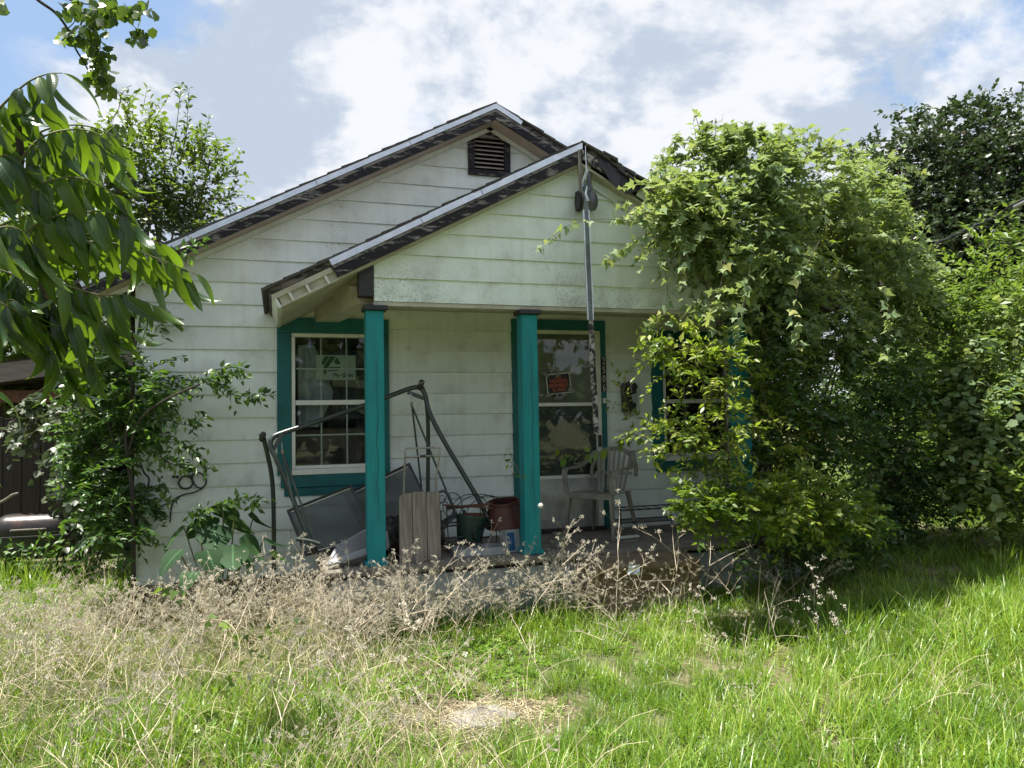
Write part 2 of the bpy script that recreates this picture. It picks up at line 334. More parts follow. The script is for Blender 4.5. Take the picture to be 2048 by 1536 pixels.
class MB:
    """collects boxes, tubes, prisms ... in world coordinates; build() links them as one mesh object"""
    def __init__(s): s.v = []; s.f = []
    def add(s, V, F):
        b = len(s.v); s.v += [tuple(map(float, p)) for p in V]; s.f += [tuple(b + int(i) for i in f) for f in F]; return s
    def box(s, x0, x1, y0, y1, z0, z1):
        return s.hexa([(x0, y0, z0), (x1, y0, z0), (x1, y1, z0), (x0, y1, z0), (x0, y0, z1), (x1, y0, z1), (x1, y1, z1), (x0, y1, z1)])
    def hexa(s, P):
        return s.add(P, [(0, 3, 2, 1), (4, 5, 6, 7), (0, 1, 5, 4), (1, 2, 6, 5), (2, 3, 7, 6), (3, 0, 4, 7)])
    def bar(s, a, b, wd, th, up=(0, 0, 1)):
        """rectangular bar from a to b, width wd across, thickness th along up"""
        a = Vector(a); b = Vector(b); d = (b - a).normalized(); u = Vector(up); u = (u - d * u.dot(d)).normalized(); r = d.cross(u)
        P = []
        for p in (a, b):
            for (i, j) in ((-1, -1), (1, -1), (1, 1), (-1, 1)): P.append(p + r * (i * wd / 2) + u * (j * th / 2))
        return s.add(P, [(3, 2, 1, 0), (4, 5, 6, 7), (0, 1, 5, 4), (1, 2, 6, 5), (2, 3, 7, 6), (3, 0, 4, 7)])
    def tube(s, pts, rad, n=8, cap=True):
        pts = [Vector(p) for p in pts]; m = len(pts)
        rads = rad if hasattr(rad, '__len__') else [rad] * m
        V = []; F = []
        prev = None
        for i, p in enumerate(pts):
            d = (pts[min(i + 1, m - 1)] - pts[max(i - 1, 0)]).normalized()
            if prev is None:
                a = d.orthogonal().normalized()
            else:
                a = (prev - d * prev.dot(d)).normalized()
            prev = a; b = d.cross(a)
            for k in range(n):
                an = 2 * math.pi * k / n; V.append(p + (a * math.cos(an) + b * math.sin(an)) * rads[i])
        for i in range(m - 1):
            for k in range(n):
                F.append((i * n + k, i * n + (k + 1) % n, (i + 1) * n + (k + 1) % n, (i + 1) * n + k))
        if cap: F.append(tuple(range(n))[::-1]); F.append(tuple((m - 1) * n + k for k in range(n)))
        return s.add(V, F)
    def lathe(s, c, prof, n=20, axis=(0, 0, 1), capb=True, capt=True):
        """prof: (radius, height) pairs turned round axis through c"""
        ax = Vector(axis).normalized(); a = ax.orthogonal().normalized(); b = ax.cross(a); c = Vector(c)
        V = []; F = []
        for (r, hh) in prof:
            for k in range(n):
                an = 2 * math.pi * k / n; V.append(c + ax * hh + (a * math.cos(an) + b * math.sin(an)) * r)
        for i in range(len(prof) - 1):
            for k in range(n): F.append((i * n + k, i * n + (k + 1) % n, (i + 1) * n + (k + 1) % n, (i + 1) * n + k))
        if capb: F.append(tuple(range(n))[::-1])
        if capt: F.append(tuple((len(prof) - 1) * n + k for k in range(n)))
        return s.add(V, F)
    def prism(s, poly, y0, y1):
        """polygon of (x, z) points pushed from y0 to y1"""
        n = len(poly); V = [(x, y0, z) for x, z in poly] + [(x, y1, z) for x, z in poly]
        F = [tuple(range(n)), tuple(range(2 * n - 1, n - 1, -1))] + [(i, n + i, n + (i + 1) % n, (i + 1) % n) for i in range(n)]
        return s.add(V, F)
    def build(s, name, mat, parent=None, smooth=False, bevel=0.0, origin=None):
        V = np.array(s.v, dtype=np.float64)
        o0 = Vector(origin) if origin is not None else Vector((V.min(0) + V.max(0)) / 2)
        me = raw_mesh(name, V - np.array(o0), s.f, mat)
        bm = bmesh.new(); bm.from_mesh(me); bmesh.ops.recalc_face_normals(bm, faces=bm.faces)
        if bevel: bmesh.ops.bevel(bm, geom=[e for e in bm.edges if e.calc_face_angle(0) > 0.5], offset=bevel, segments=2, profile=0.5, affect='EDGES')
        bm.to_mesh(me); bm.free()
        if smooth:
            me.polygons.foreach_set('use_smooth', np.ones(len(me.polygons), dtype=bool))
            try: me.set_sharp_from_angle(angle=R(40))
            except Exception: pass
        o = bpy.data.objects.new(name, me); o.location = o0
        return link(o, parent)

def spline(pts, n=8):
    """Catmull-Rom through points"""
    P = [np.array(p, dtype=float) for p in pts]; P = [2 * P[0] - P[1]] + P + [2 * P[-1] - P[-2]]
    out = []
    for i in range(1, len(P) - 2):
        for k in range(n):
            u = k / n; a, b, c, e = P[i - 1:i + 3]
            out.append(0.5 * (2 * b + (c - a) * u + (2 * a - 5 * b + 4 * c - e) * u * u + (3 * b - a - 3 * c + e) * u ** 3))
    out.append(P[-2]); return out
def at(px, py, Y):
    """the point of the plane y = Y (a wall, a post row ...) seen at a pixel of the photograph"""
    d = CF + CX * ((px - 1024) / FPX) - CY * ((py - 768) / FPX); return CP + d * (Y / d[1])
def at_z(px, py, z):
    d = CF + CX * ((px - 1024) / FPX) - CY * ((py - 768) / FPX); return CP + d * ((z - EYE) / d[2])
def at_r(px, py, r):
    return CP + pix_dir(px, py) * r

# ================================================================== the ground
def ground_z(x, y):
    st = lambda a: np.clip(a, 0, 1) ** 2 * (3 - 2 * np.clip(a, 0, 1))
    return 0.20 * st((x - 2.8) / 6.5) * st((y - 2.5) / 5.0) + 0.03 * np.sin(x * 0.7 + 1.3) * np.cos(y * 0.6) + 0.012 * np.sin(x * 2.9 + y * 1.7)
def make_ground():
    m, t = newmat('soil')
    oc = t.node('ShaderNodeTexCoord').outputs['Object']
    n1 = t.noise(oc, 0.8, 6, 0.6); n2 = t.noise(oc, 14, 6, 0.7); n3 = t.noise(oc, 60, 4, 0.6)
    c = t.mix(t.ramp(n2, 0.35, 0.65), (0.085, 0.085, 0.035), (0.16, 0.135, 0.075))
    pd = t.vmath('DISTANCE', t.scaled(oc, (.7, 1.2, 0)), (0.74, 4.82, 0)).outputs['Value']
    pf = t.ramp(t.math('ADD', pd, t.math('MULTIPLY', t.math('SUBTRACT', t.noise(oc, 5, 5, .6), .5), .5)), .62, .25)
    c = t.mix(t.ramp(n1, 0.4, 0.65), c, (0.06, 0.085, 0.022))
    c = t.mix(pf, c, t.mix(t.ramp(n3, .4, .65), (0.06, 0.042, 0.028), (0.20, 0.155, 0.095)))
    b = t.node('ShaderNodeBsdfPrincipled', {'Base Color': c, 'Roughness': 0.95, 'Normal': bump(t, n3, 0.8, 0.02)})
    finish(t, b.outputs[0])
    xs = np.unique(np.concatenate([np.linspace(-400, -20, 20), np.linspace(-20, 30, 120), np.linspace(30, 400, 20)]))
    ys = np.unique(np.concatenate([np.linspace(-300, -3, 12), np.linspace(-3, 30, 90), np.linspace(30, 500, 20)]))
    gx, gy = np.meshgrid(xs, ys); gz = ground_z(gx, gy) * (np.abs(gx) < 40)
    V = np.stack([gx, gy, gz], -1).reshape(-1, 3); nx = len(xs)
    I = np.arange(len(V)).reshape(len(ys), nx)
    F = np.stack([I[:-1, :-1], I[:-1, 1:], I[1:, 1:], I[1:, :-1]], -1).reshape(-1, 4)
    o = bpy.data.objects.new('ground', raw_mesh('ground', V, F, 'soil', True)); link(o); tag(o, kind='structure')
    o['label'] = 'overgrown front yard soil under the grass'
make_ground()

# ================================================================== the house
YW = 7.18                                   # face of the main wall
RX, SL = 2.05, 0.527                        # main ridge, roof slope
XL, XR = -1.15, 5.25
ZR = 4.72                                   # top of the main ridge
EXPO, ZREF = 0.204, 2.678                   # clapboard exposure
FLOOR = 0.46
house = empty('cottage', (2.05, YW, 0), 'weathered pale clapboard cottage with teal trim and sagging front porch', 'house')
def under(x, rx, zr): return zr - 0.17 - SL * abs(x - rx)

OPEN = [(0.08, 0.93, 1.10, 2.47), (2.36, 3.24, 0.42, 2.53), (3.91, 4.76, 1.10, 2.40), (1.885, 2.205, 4.10, 4.44)]
def cells(x0, x1, z0, z1):
    """rectangle minus the openings -> list of sub rectangles"""
    zs = sorted({z0, z1} | {z for o in OPEN for z in (o[2], o[3]) if z0 < z < z1}); out = []
    for a, b in zip(zs[:-1], zs[1:]):
        cur = [(x0, x1)]
        for o in OPEN:
            if o[2] < (a + b) / 2 < o[3]:
                nxt = []
                for (p, q) in cur:
                    if o[1] <= p or o[0] >= q: nxt.append((p, q)); continue
                    if p < o[0]: nxt.append((p, o[0]))
                    if q > o[1]: nxt.append((o[1], q))
                cur = nxt
        out.append((a, b, cur))
    return out
def clap(mb, x0, x1, a, b, z0, z1, Y, top0=None, top1=None, tk=0.017):
    """a length of clapboard: thick lower lip, thin upper edge, between heights a..b of the board z0..z1"""
    sag0, sag1 = random.uniform(-.0035, .0035), random.uniform(-.0035, .0035)
    if a > z0 + 1e-4: sag0 = sag1 = 0.0
    th = lambda z: 0.003 + tk * (1 - (z - z0) / (z1 - z0))
    xa0, xa1 = x0, x1; xb0, xb1 = (x0 if top0 is None else top0), (x1 if top1 is None else top1)
    mb.hexa([(xa0, Y - th(a), a + sag0), (xa1, Y - th(a), a + sag1), (xa1, Y + .012, a), (xa0, Y + .012, a),
             (xb0, Y - th(b), b), (xb1, Y - th(b), b), (xb1, Y + .012, b), (xb0, Y + .012, b)])

# sheathing behind the boards (with the openings cut) and the other sides of the house
wall = MB()
for (a, b, cur) in cells(XL, XR, 0.25, 3.0):
    for (p, q) in cur: wall.box(p, q, YW + .014, YW + .10, a, b)
for (a, b, cur) in cells(XL + .2, XR - .2, 3.0, ZR - .4):
    for (p, q) in cur:
        n = 12
        for i in range(n):
            za, zb = a + (b - a) * i / n, a + (b - a) * (i + 1) / n
            lim = (ZR - .20 - za) / SL
            p2, q2 = max(p, RX - lim), min(q, RX + lim)
            if q2 > p2: wall.box(p2, q2, YW + .014, YW + .10, za, zb)
YB = 14.5
wall.box(XL, XL + .1, YW + .10, YB, .25, 2.98); wall.box(XR - .1, XR, YW + .10, YB, .25, 2.98)
wall.prism([(XL, .25), (XR, .25), (XR, 2.95), (RX, ZR - .2), (XL, 2.95)], YB, YB + .1)
wall.box(XL, XR, YW + .10, YB, .36, .44)
wall.box(XL, XR, 9.6, 9.65, .44, 3.0)                # partition of the front room
wall.box(XL, XR, YW + .10, YB, 2.86, 2.92)           # ceiling of the rooms
front_wall = wall.build('wall', 'inner_dark', house)

zlist = [ZREF + k * EXPO for k in range(-12, 10)]
for z0 in zlist:
    z1 = z0 + EXPO
    if z1 < 0.3: continue
    if z1 <= 2.99:
        pieces = cells(XL, XR, z0, z1)
        full = [c for c in pieces]
        if len(full) == 1:
            for (p, q) in full[0][2]:
                cutx = [p] + ([random.uniform(p + 1.2, q - 1.2)] if q - p > 2.8 else []) + [q]
                for (p2, q2) in zip(cutx[:-1], cutx[1:]):
                    mb = MB(); clap(mb, p2 + (.0015 if p2 > p else 0), q2 - (.0015 if q2 < q else 0), z0, z1, z0, z1, YW); mb.build('siding_board', 'siding', front_wall)
        else:
            mb = MB()
            for (a, b, cur) in full:
                for (p, q) in cur: clap(mb, p, q, a, b, z0, z1, YW)
            mb.build('siding_board', 'siding', front_wall)
    else:
        l0 = (ZR - .15 - z0) / SL; l1 = (ZR - .15 - z1) / SL
        if l0 <= 0.05: continue
        l1 = max(l1, 0.0)
        a0, a1 = max(XL, RX - l0), min(XR, RX + l0)
        b0, b1 = max(XL, RX - l1), min(XR, RX + l1)
        v = OPEN[3]
        if z0 < v[3] and z1 > v[2]:
            za, zb = max(z0, v[2]), min(z1, v[3])
            for sgn in (0, 1):
                mb = MB()
                for (a, b) in ((z0, za), (za, zb), (zb, z1)):
                    if b - a < 1e-4: continue
                    la, lb = (ZR - .15 - a) / SL, (ZR - .15 - b) / SL
                    inside = a >= za - 1e-6 and b <= zb + 1e-6
                    if sgn == 0: clap(mb, RX - la, v[0] if inside else RX, a, b, z0, z1, YW, RX - max(lb, 0))
                    else: clap(mb, v[1] if inside else RX, RX + la, a, b, z0, z1, YW, None, RX + max(lb, 0))
                mb.build('siding_board', 'siding', front_wall)
        else:
            mb = MB(); clap(mb, a0, a1, z0, z1, z0, z1, YW, b0, b1); mb.build('siding_board', 'siding', front_wall)
MB().box(XL - .025, XL + .0, YW - .03, YW + .09, .3, 2.98).build('corner_board', 'trim_white', house, bevel=.004)
MB().box(XR + .0, XR + .025, YW - .03, YW + .09, .3, 2.98).build('corner_board', 'trim_white', house, bevel=.004)
MB().box(XL, XR, YW + .02, YW + .12, 0.0, .25).build('foundation', 'concrete', house)

# ------------------------------------------------------------------ roofs
def roof_side(part, rx, zr, sgn, L, y0, y1, rag, seed, deck='bare_deck'):
    """deck plank plus overlapping shingle strips down one slope; L = horizontal run"""
    r = random.Random(seed)
    n = Vector((sgn * SL, 0, 1)).normalized(); dn = Vector((sgn, 0, -SL)).normalized()
    def P(u, v, y): return Vector((rx, y, zr)) + dn * u + n * v
    Ls = L / dn.x * sgn
    mb = MB(); a, b = -.072, -.030
    mb.hexa([P(0, a, y0), P(Ls, a, y0), P(Ls, a, y1), P(0, a, y1), P(0, b, y0), P(Ls, b, y0), P(Ls, b, y1), P(0, b, y1)])
    mb.build('roof_deck', deck, part)
    u = 0.0
    while u < Ls + .02:
        e = 0.14
        ya = y0 - .02 + r.uniform(-rag, rag)
        lift = r.uniform(0, rag * .5)
        u1 = min(u + e * 2.0, Ls + .04)
        mb = MB(); s0, s1 = -.028, -.004
        mb.hexa([P(u, s0, ya), P(u1, s0 + lift * .2, ya), P(u1, s0, y1), P(u, s0, y1), P(u, s0 + .012, ya), P(u1, s1 + lift, ya), P(u1, s1, y1), P(u, s0 + .012, y1)])
        mb.build('shingle_strip', 'shingle', part)
        u += e
    return P, Ls

def rake(part, P, u0, u1, y, v0, v1, th, name, mat):
    mit = lambda v: v * SL                               # boards that reach the ridge are cut plumb there
    mb = MB(); mb.hexa([P(mit(v0) * -1 if u0 < .02 else u0, v0, y), P(u1, v0, y), P(u1, v0, y + th), P(mit(v0) * -1 if u0 < .02 else u0, v0, y + th), P(mit(v1) * -1 if u0 < .02 else u0, v1, y), P(u1, v1, y), P(u1, v1, y + th), P(mit(v1) * -1 if u0 < .02 else u0, v1, y + th)])
    c = (P(u0, (v0 + v1) / 2, y) + P(u1, (v0 + v1) / 2, y)) / 2
    return mb.build(name, mat, part)

YF = 6.92
main_roof = empty('main_roof', (RX, YF, ZR), parent=house)
for sgn, L in ((-1, 3.62), (1, 3.62)):
    P, Ls = roof_side(main_roof, RX, ZR, sgn, L, YF + .012, YB + .2, 0.012, 5 + sgn)
    ang = 0
    nseg = 4 if sgn < 0 else 2
    cuts = [0.0] + [Ls * (i + random.uniform(-.12, .12)) / nseg for i in range(1, nseg)] + [Ls]
    rng_d = cuts if sgn < 0 else [0.0, .33, Ls]
    for i in range(len(rng_d) - 1):
        a, b = rng_d[i], rng_d[i + 1]
        if sgn > 0 and i == 1: continue
        rake(main_roof, P, a + .002, b - .002, YF - .012, -.072, -.026, .02, 'drip_edge', 'drip_metal')
    rake(main_roof, P, 0.004, Ls, YF - .004, -.162, -.097, .022, 'rake_board', 'peeling_black')
    rake(main_roof, P, 0.004, Ls, YF - .001, -.096, -.074, .020, 'deck_edge', 'bare_edge')
    rake(main_roof, P, 0.0, Ls, YF + .02, -.155, -.13, YW - YF - .03, 'soffit_board', 'soffit_pink')
    rake(main_roof, P, 0.05, Ls, YW - .05, -.20, -.158, .028, 'frieze_board', 'trim_white')
    for k in range(9):
        uu = 0.4 + k * .42
        if uu < Ls - .1: rake(main_roof, P, uu, uu + .04, YF + .03, -.13, -.074, .22, 'lookout', 'soffit_pink')

# porch roof
PX, PZ, PY = 2.52, 4.005, 5.90
YP = 6.05                                   # face of the porch gable
porch_roof = empty('porch_roof', (PX, PY, PZ), parent=house)
PR = {}
for sgn, L in ((-1, 2.60), (1, 2.60)):
    P, Ls = roof_side(porch_roof, PX, PZ, sgn, L, PY + .012, YW + .3, 0.012 if sgn < 0 else 0.045, 15 + sgn)
    PR[sgn] = (P, Ls)
P, Ls = PR[-1]
cu = [0.0, 1.05, 1.62, 2.43]
for a, b in zip(cu[:-1], cu[1:]): rake(porch_roof, P, a + .002, b - .003, PY - .014, -.074, -.024, .024, 'drip_edge', 'drip_metal')
rake(porch_roof, P, 0.004, 2.43, PY - .006, -.170, -.096, .022, 'rake_board', 'peeling_black')
rake(porch_roof, P, 0.004, 2.43, PY - .003, -.095, -.076, .020, 'deck_edge', 'bare_edge')
rake(porch_roof, P, 2.44, Ls, PY + .016, -.115, -.076, .03, 'deck_edge', 'soffit')
rake(porch_roof, P, 0.0, Ls, PY + .03, -.188, -.1705, YW - PY - .04, 'soffit_board', 'soffit')
rake(porch_roof, P, 2.30, Ls - .04, PY + .040, -.188, -.076, .02, 'blocking', 'soffit')
for uu in (2.50, 2.66, 2.80): rake(porch_roof, P, uu, uu + .018, PY + .012, -.186, -.118, .026, 'lookout', 'trim_white')
rake(porch_roof, P, Ls - .03, Ls - .005, PY + .02, -.19, -.076, YW - PY - .04, 'eave_board', 'trim_white')
P, Ls = PR[1]
rake(porch_roof, P, 0.004, .36, PY - .002, -.15, -.076, .022, 'rake_board', 'peeling_strip')
rake(porch_roof, P, 0.0, Ls, PY + .03, -.188, -.1705, YW - PY - .04, 'soffit_board', 'soffit')
rake(porch_roof, P, .62, 2.2, YP - .055, -.25, -.12, .03, 'frieze_board', 'trim_white')
rake(porch_roof, P, .30, 1.5, YP - .045, -.275, -.252, .022, 'quarter_round', 'trim_white')
rake(porch_roof, P, .66, .78, PY + .0, -.16, -.03, .012, 'broken_board', 'trim_white')['label'] = 'broken pinkish white board under torn shingles'
# torn and curled shingles along the broken right rake
rr = random.Random(3)
for k in range(15):
    uu = 0.04 + k * .082; y = PY - .02 - rr.uniform(0, .03); drp = rr.uniform(.0, .045) + (.05 if 3 < k < 8 else 0)
    a, b = P(uu, .0, y), P(uu + .15, .004, y)
    mb = MB(); off = Vector((0, -.012, -drp))
    mb.hexa([a + off - Vector((0, 0, .018)), b + off * 1.3 - Vector((0, 0, .02)), P(uu + .15, -.012, y + .16), P(uu, -.012, y + .16),
             a + off, b + off * 1.3 + Vector((0, 0, .01)), P(uu + .15, .008, y + .16), P(uu, .008, y + .16)])
    mb.build('torn_shingle', 'shingle', porch_roof)
# black felt hanging where the rake board is gone
fl = MB(); rows = []
for i in range(9):
    uu = .18 + .055 * i; hang = .10 + .11 * math.sin(i / 8 * math.pi) ** 1.0 + rr.uniform(-.02, .02)
    rows.append((P(uu, -.03, PY - .012), P(uu, -.03, PY - .03 + rr.uniform(-.01, .01)) - Vector((0, 0, hang))))
V = [p for r2 in rows for p in r2] + [p + Vector((0, .006, 0)) for r2 in rows for p in r2]
n2 = len(rows) * 2; F = []
for i in range(len(rows) - 1):
    F += [(2 * i, 2 * i + 1, 2 * i + 3, 2 * i + 2), (n2 + 2 * i, n2 + 2 * i + 2, n2 + 2 * i + 3, n2 + 2 * i + 1)]
fl.add(V, F).build('hanging_felt', 'black_paint', porch_roof)
# lifted piece of decking by the bush
a, b = P(1.02, .02, PY - .04), P(1.62, .05, PY - .06)
MB().hexa([a, b, b + Vector((.02, .5, .0)), a + Vector((0, .5, .0)), a + Vector((.10, 0, .13)), b + Vector((0, 0, .09)), b + Vector((.02, .5, .05)), a + Vector((.1, .5, .09))]).build('lifted_roof_panel', 'shingle', porch_roof)
MB().hexa([a + Vector((.05, .01, -.06)), b + Vector((0, .01, -.10)), b + Vector((0, .4, -.1)), a + Vector((.05, .4, -.06)), a + Vector((.02, .01, -.004)), b + Vector((0, .01, -.004)), b + Vector((0, .4, -.004)), a + Vector((.02, .4, -.004))]).build('roof_board', 'soffit', porch_roof)

# porch gable boards
porch_gable = MB()
BL, BR, BZ = 0.745, 4.27, 2.565
pz = lambda x: PZ - .195 - SL * abs(x - PX)
porch_gable.prism([(BL, BZ + .02), (BR, BZ + .02), (BR, pz(BR)), (PX, pz(PX)), (BL, pz(BL))], YP + .012, YP + .10)
porch_gable = porch_gable.build('porch_gable', 'soffit', house)
z0 = BZ; PEX = 0.194
while z0 < PZ - .25:
    z1 = z0 + PEX
    l0, l1 = (PZ - .19 - z0) / SL, max((PZ - .19 - z1) / SL, 0)
    mb = MB()
    xa, xb = max(BL, PX - l0), min(BR, PX + l0)
    if PX - l1 > BL > PX - l0 - 1e9 and PX - l0 < BL:
        zc = pz(BL)                                   # where the slope leaves the vertical edge
        zc = min(max(zc, z0), z1)
        if zc < z1 - 1e-3:
            lc = (PZ - .19 - zc) / SL
            clap(mb, BL, BR, z0, zc, z0, z1, YP); clap(mb, max(BL, PX - lc), min(BR, PX + lc), zc, z1, z0, z1, YP, PX - l1, PX + l1)
        else: clap(mb, BL, BR, z0, z1, z0, z1, YP)
    else: clap(mb, xa, xb, z0, z1, z0, z1, YP, max(BL, PX - l1), min(BR, PX + l1))
    mb.build('siding_board', 'gable_siding', porch_gable)
    z0 = z1
MB().box(BL - .005, BR, YP - .012, YP + .13, BZ - .035, BZ - .003).build('beam_board', 'soffit', house)
MB().box(BL - .125, BL - .003, YP - .03, YP + .09, BZ + .035, pz(BL - .06) + .01).build('beam_end', 'black_paint', house, bevel=.005)
# skewed side beam back to the wall, and the ceiling
s = MB(); y0, y1 = YP + .11, YW - .02
s.hexa([(.635, y0, 2.56), (.80, y0, 2.56), (.55, y1, 2.53), (.33, y1, 2.53), (.635, y0, 2.85), (.80, y0, 2.85), (.55, y1, 2.84), (.33, y1, 2.84)]).build('side_beam', 'soffit', house, bevel=.004)
MB().box(.56, 4.9, YP + .11, YW - .025, 2.66, 2.70).build('porch_ceiling', 'soffit', house)

# posts with black caps
for i, (x, y) in enumerate(((.748, 6.10), (2.055, 6.10), (4.16, 6.10))):
    pw = .071
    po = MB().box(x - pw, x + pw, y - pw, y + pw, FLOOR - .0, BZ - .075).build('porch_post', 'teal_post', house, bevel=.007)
    if i < 2:
        pts = [(x + .012 + .006 * math.sin(k * 1.7) + .004 * (k % 3) - .004, y - pw - .0012, .75 + k * .11) for k in range(15 if i else 13)]
        MB().tube(pts, [.0005 + .0009 * math.sin(k / (len(pts) - 1) * math.pi) for k in range(len(pts))], 4).build('crack', 'dark_crack', po)
    MB().box(x - .092, x + .10, y - .105, y + .10, BZ - .075, BZ - .036).build('post_cap', 'black_paint', house, bevel=.008)
    MB().box(x - .09, x + .09, y - .09, y + .09, FLOOR, FLOOR + .035).build('post_foot', 'teal_post', house, bevel=.006)

# porch floor
MB().box(.35, 4.75, 5.93, YW - .0, FLOOR - .055, FLOOR - .004).build('porch_floor', 'concrete', house, bevel=.012)
MB().box(.40, 4.7, 5.985, 6.02, FLOOR - .255, FLOOR - .085).build('skirt_board', 'skirt_grey', house, bevel=.004)
MB().box(.40, 4.7, 6.01, 6.04, -.02, FLOOR - .262).build('skirt_board', 'skirt_grey', house, bevel=.004)
MB().box(.35, 4.75, 6.06, YW, .0, FLOOR - .055).build('foundation', 'inner_dark', house)

# gable vent
gv = empty('gable_vent', (2.045, YW, 4.27), parent=house)
v0, v1, h0, h1 = 1.825, 2.262, 4.045, 4.495
for (a, b, c, d2) in ((v0, v1, h1 - .065, h1), (v0, v1, h0, h0 + .055), (v0, v0 + .065, h0 + .057, h1 - .067), (v1 - .065, v1, h0 + .057, h1 - .067)):
    MB().box(a, b, YW - .045, YW - .006, c, d2).build('frame_board', 'peeling_black', gv, bevel=.003)
for k in range(8):
    z = h0 + .075 + k * .0435
    MB().hexa([(v0 + .06, YW - .03, z), (v1 - .06, YW - .03, z), (v1 - .06, YW + .03, z + .032), (v0 + .06, YW + .03, z + .032),
               (v0 + .06, YW - .03, z + .010), (v1 - .06, YW - .03, z + .010), (v1 - .06, YW + .03, z + .042), (v0 + .06, YW + .03, z + .042)]).build('vent_slat', 'slat_wood', gv)

# windows
def window(x0, x1, z0, z1, apron=True, lab=None):
    """outer edges of the teal casing"""
    wn = empty('window', ((x0 + x1) / 2, YW, (z0 + z1) / 2), parent=house)
    if lab: wn['label'] = lab
    Y0 = YW - .042; tb = .115; cw = .125
    top = z1 - .14; bot = z0 + .17
    def B(n, m, *a, bev=.003): return MB().box(*a).build(n, m, wn, bevel=bev)
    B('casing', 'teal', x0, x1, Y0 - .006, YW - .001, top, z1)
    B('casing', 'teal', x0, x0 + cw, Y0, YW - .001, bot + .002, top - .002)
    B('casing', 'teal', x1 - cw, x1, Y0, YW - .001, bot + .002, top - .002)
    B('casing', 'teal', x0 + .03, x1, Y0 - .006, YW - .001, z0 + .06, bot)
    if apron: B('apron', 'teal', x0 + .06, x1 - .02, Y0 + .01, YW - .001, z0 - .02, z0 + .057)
    fx0, fx1 = x0 + cw + .002, x1 - cw - .002; fz0, fz1 = bot + .002, top - .002; fw = .032
    B('window_frame', 'vinyl_white', fx0, fx1, Y0 + .006, YW + .06, fz1 - fw, fz1)
    B('window_frame', 'vinyl_white', fx0, fx1, Y0 - .012, YW + .06, fz0, fz0 + .05)
    B('window_frame', 'vinyl_white', fx0, fx0 + fw, Y0 + .006, YW + .06, fz0 + .052, fz1 - fw - .002)
    B('window_frame', 'vinyl_white', fx1 - fw, fx1, Y0 + .006, YW + .06, fz0 + .052, fz1 - fw - .002)
    ix0, ix1 = fx0 + fw, fx1 - fw; iz0, iz1 = fz0 + .052, fz1 - fw - .002; mz = (iz0 + iz1) / 2
    B('meeting_rail', 'vinyl_white', ix0 + .001, ix1 - .001, Y0 + .014, YW + .02, mz - .022, mz + .022)
    B('sash_rail', 'vinyl_white', ix0 + .001, ix1 - .001, Y0 + .016, YW + .02, iz0, iz0 + .03)
    for (a, b, yy) in ((iz0 + .031, mz - .023, YW - .008), (mz + .023, iz1, YW + .012)):
        for k in (1, 2):
            xx = ix0 + (ix1 - ix0) * k / 3; B('muntin', 'vinyl_white', xx - .007, xx + .007, yy + .004, yy + .010, a, b, bev=0)
        zm = (a + b) / 2; 
        for k in range(3):
            xa, xb = ix0 + (ix1 - ix0) * k / 3 + .008, ix0 + (ix1 - ix0) * (k + 1) / 3 - .008
            B('muntin', 'vinyl_white', xa, xb, yy + .004, yy + .010, zm - .007, zm + .007, bev=0)
        MB().box(ix0 + .0005, ix1 - .0005, yy, yy + .003, a, b).build('pane', 'glass', wn)
    return ix0, ix1, iz0, iz1, mz
LW = window(-.002, 1.015, .952, 2.566, True, 'teal cased window with a paper sheet behind the glass')
RW = window(3.80, 4.87, .955, 2.515, False, 'teal cased window half hidden by the shrub')

# storm door
door = empty('storm_door', (2.78, YW, FLOOR), parent=house)
dx0, dx1, dz1 = 2.246, 3.265, 2.605
def D(n, m, *a, bev=.003, par=None): return MB().box(*a).build(n, m, par or door, bevel=bev)
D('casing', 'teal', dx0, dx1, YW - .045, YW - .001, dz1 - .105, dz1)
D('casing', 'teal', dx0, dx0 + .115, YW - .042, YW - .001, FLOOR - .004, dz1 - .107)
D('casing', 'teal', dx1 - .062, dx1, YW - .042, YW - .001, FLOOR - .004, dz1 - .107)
fx0, fx1, fz0, fz1 = dx0 + .117, dx1 - .064, FLOOR + .03, dz1 - .107
D('door_frame', 'trim_white', fx0, fx1, YW - .05, YW + .05, fz1 - .038, fz1)
D('door_frame', 'trim_white', fx0, fx0 + .055, YW - .05, YW + .05, fz0, fz1 - .04)
D('door_frame', 'trim_white', fx1 - .055, fx1, YW - .05, YW + .05, fz0, fz1 - .04)
ix0, ix1 = fx0 + .057, fx1 - .057
D('middle_rail', 'vinyl_white', ix0, ix1, YW - .045, YW - .010, 1.722, 1.757)
D('middle_rail', 'vinyl_white', ix0, ix1, YW - .040, YW - .010, .985, 1.02)
D('kick_panel', 'kick_panel', ix0, ix1, YW - .036, YW - .020, fz0 + .085, .983)
D('kick_panel', 'kick_panel', ix0, ix1, YW - .042, YW - .012, fz0, fz0 + .083)
D('pane', 'glass', ix0, ix1, YW - .028, YW - .025, 1.022, 1.720, bev=0)
D('pane', 'glass', ix0, ix1, YW - .028, YW - .025, 1.759, fz1 - .04, bev=0)
D('threshold', 'dark_wood', fx0, fx1, YW - .12, YW - .03, FLOOR - .002, FLOOR + .028)
inner = D('door_leaf', 'door_paint', ix0 - .03, ix1 + .03, YW + .055, YW + .09, FLOOR + .03, fz1)
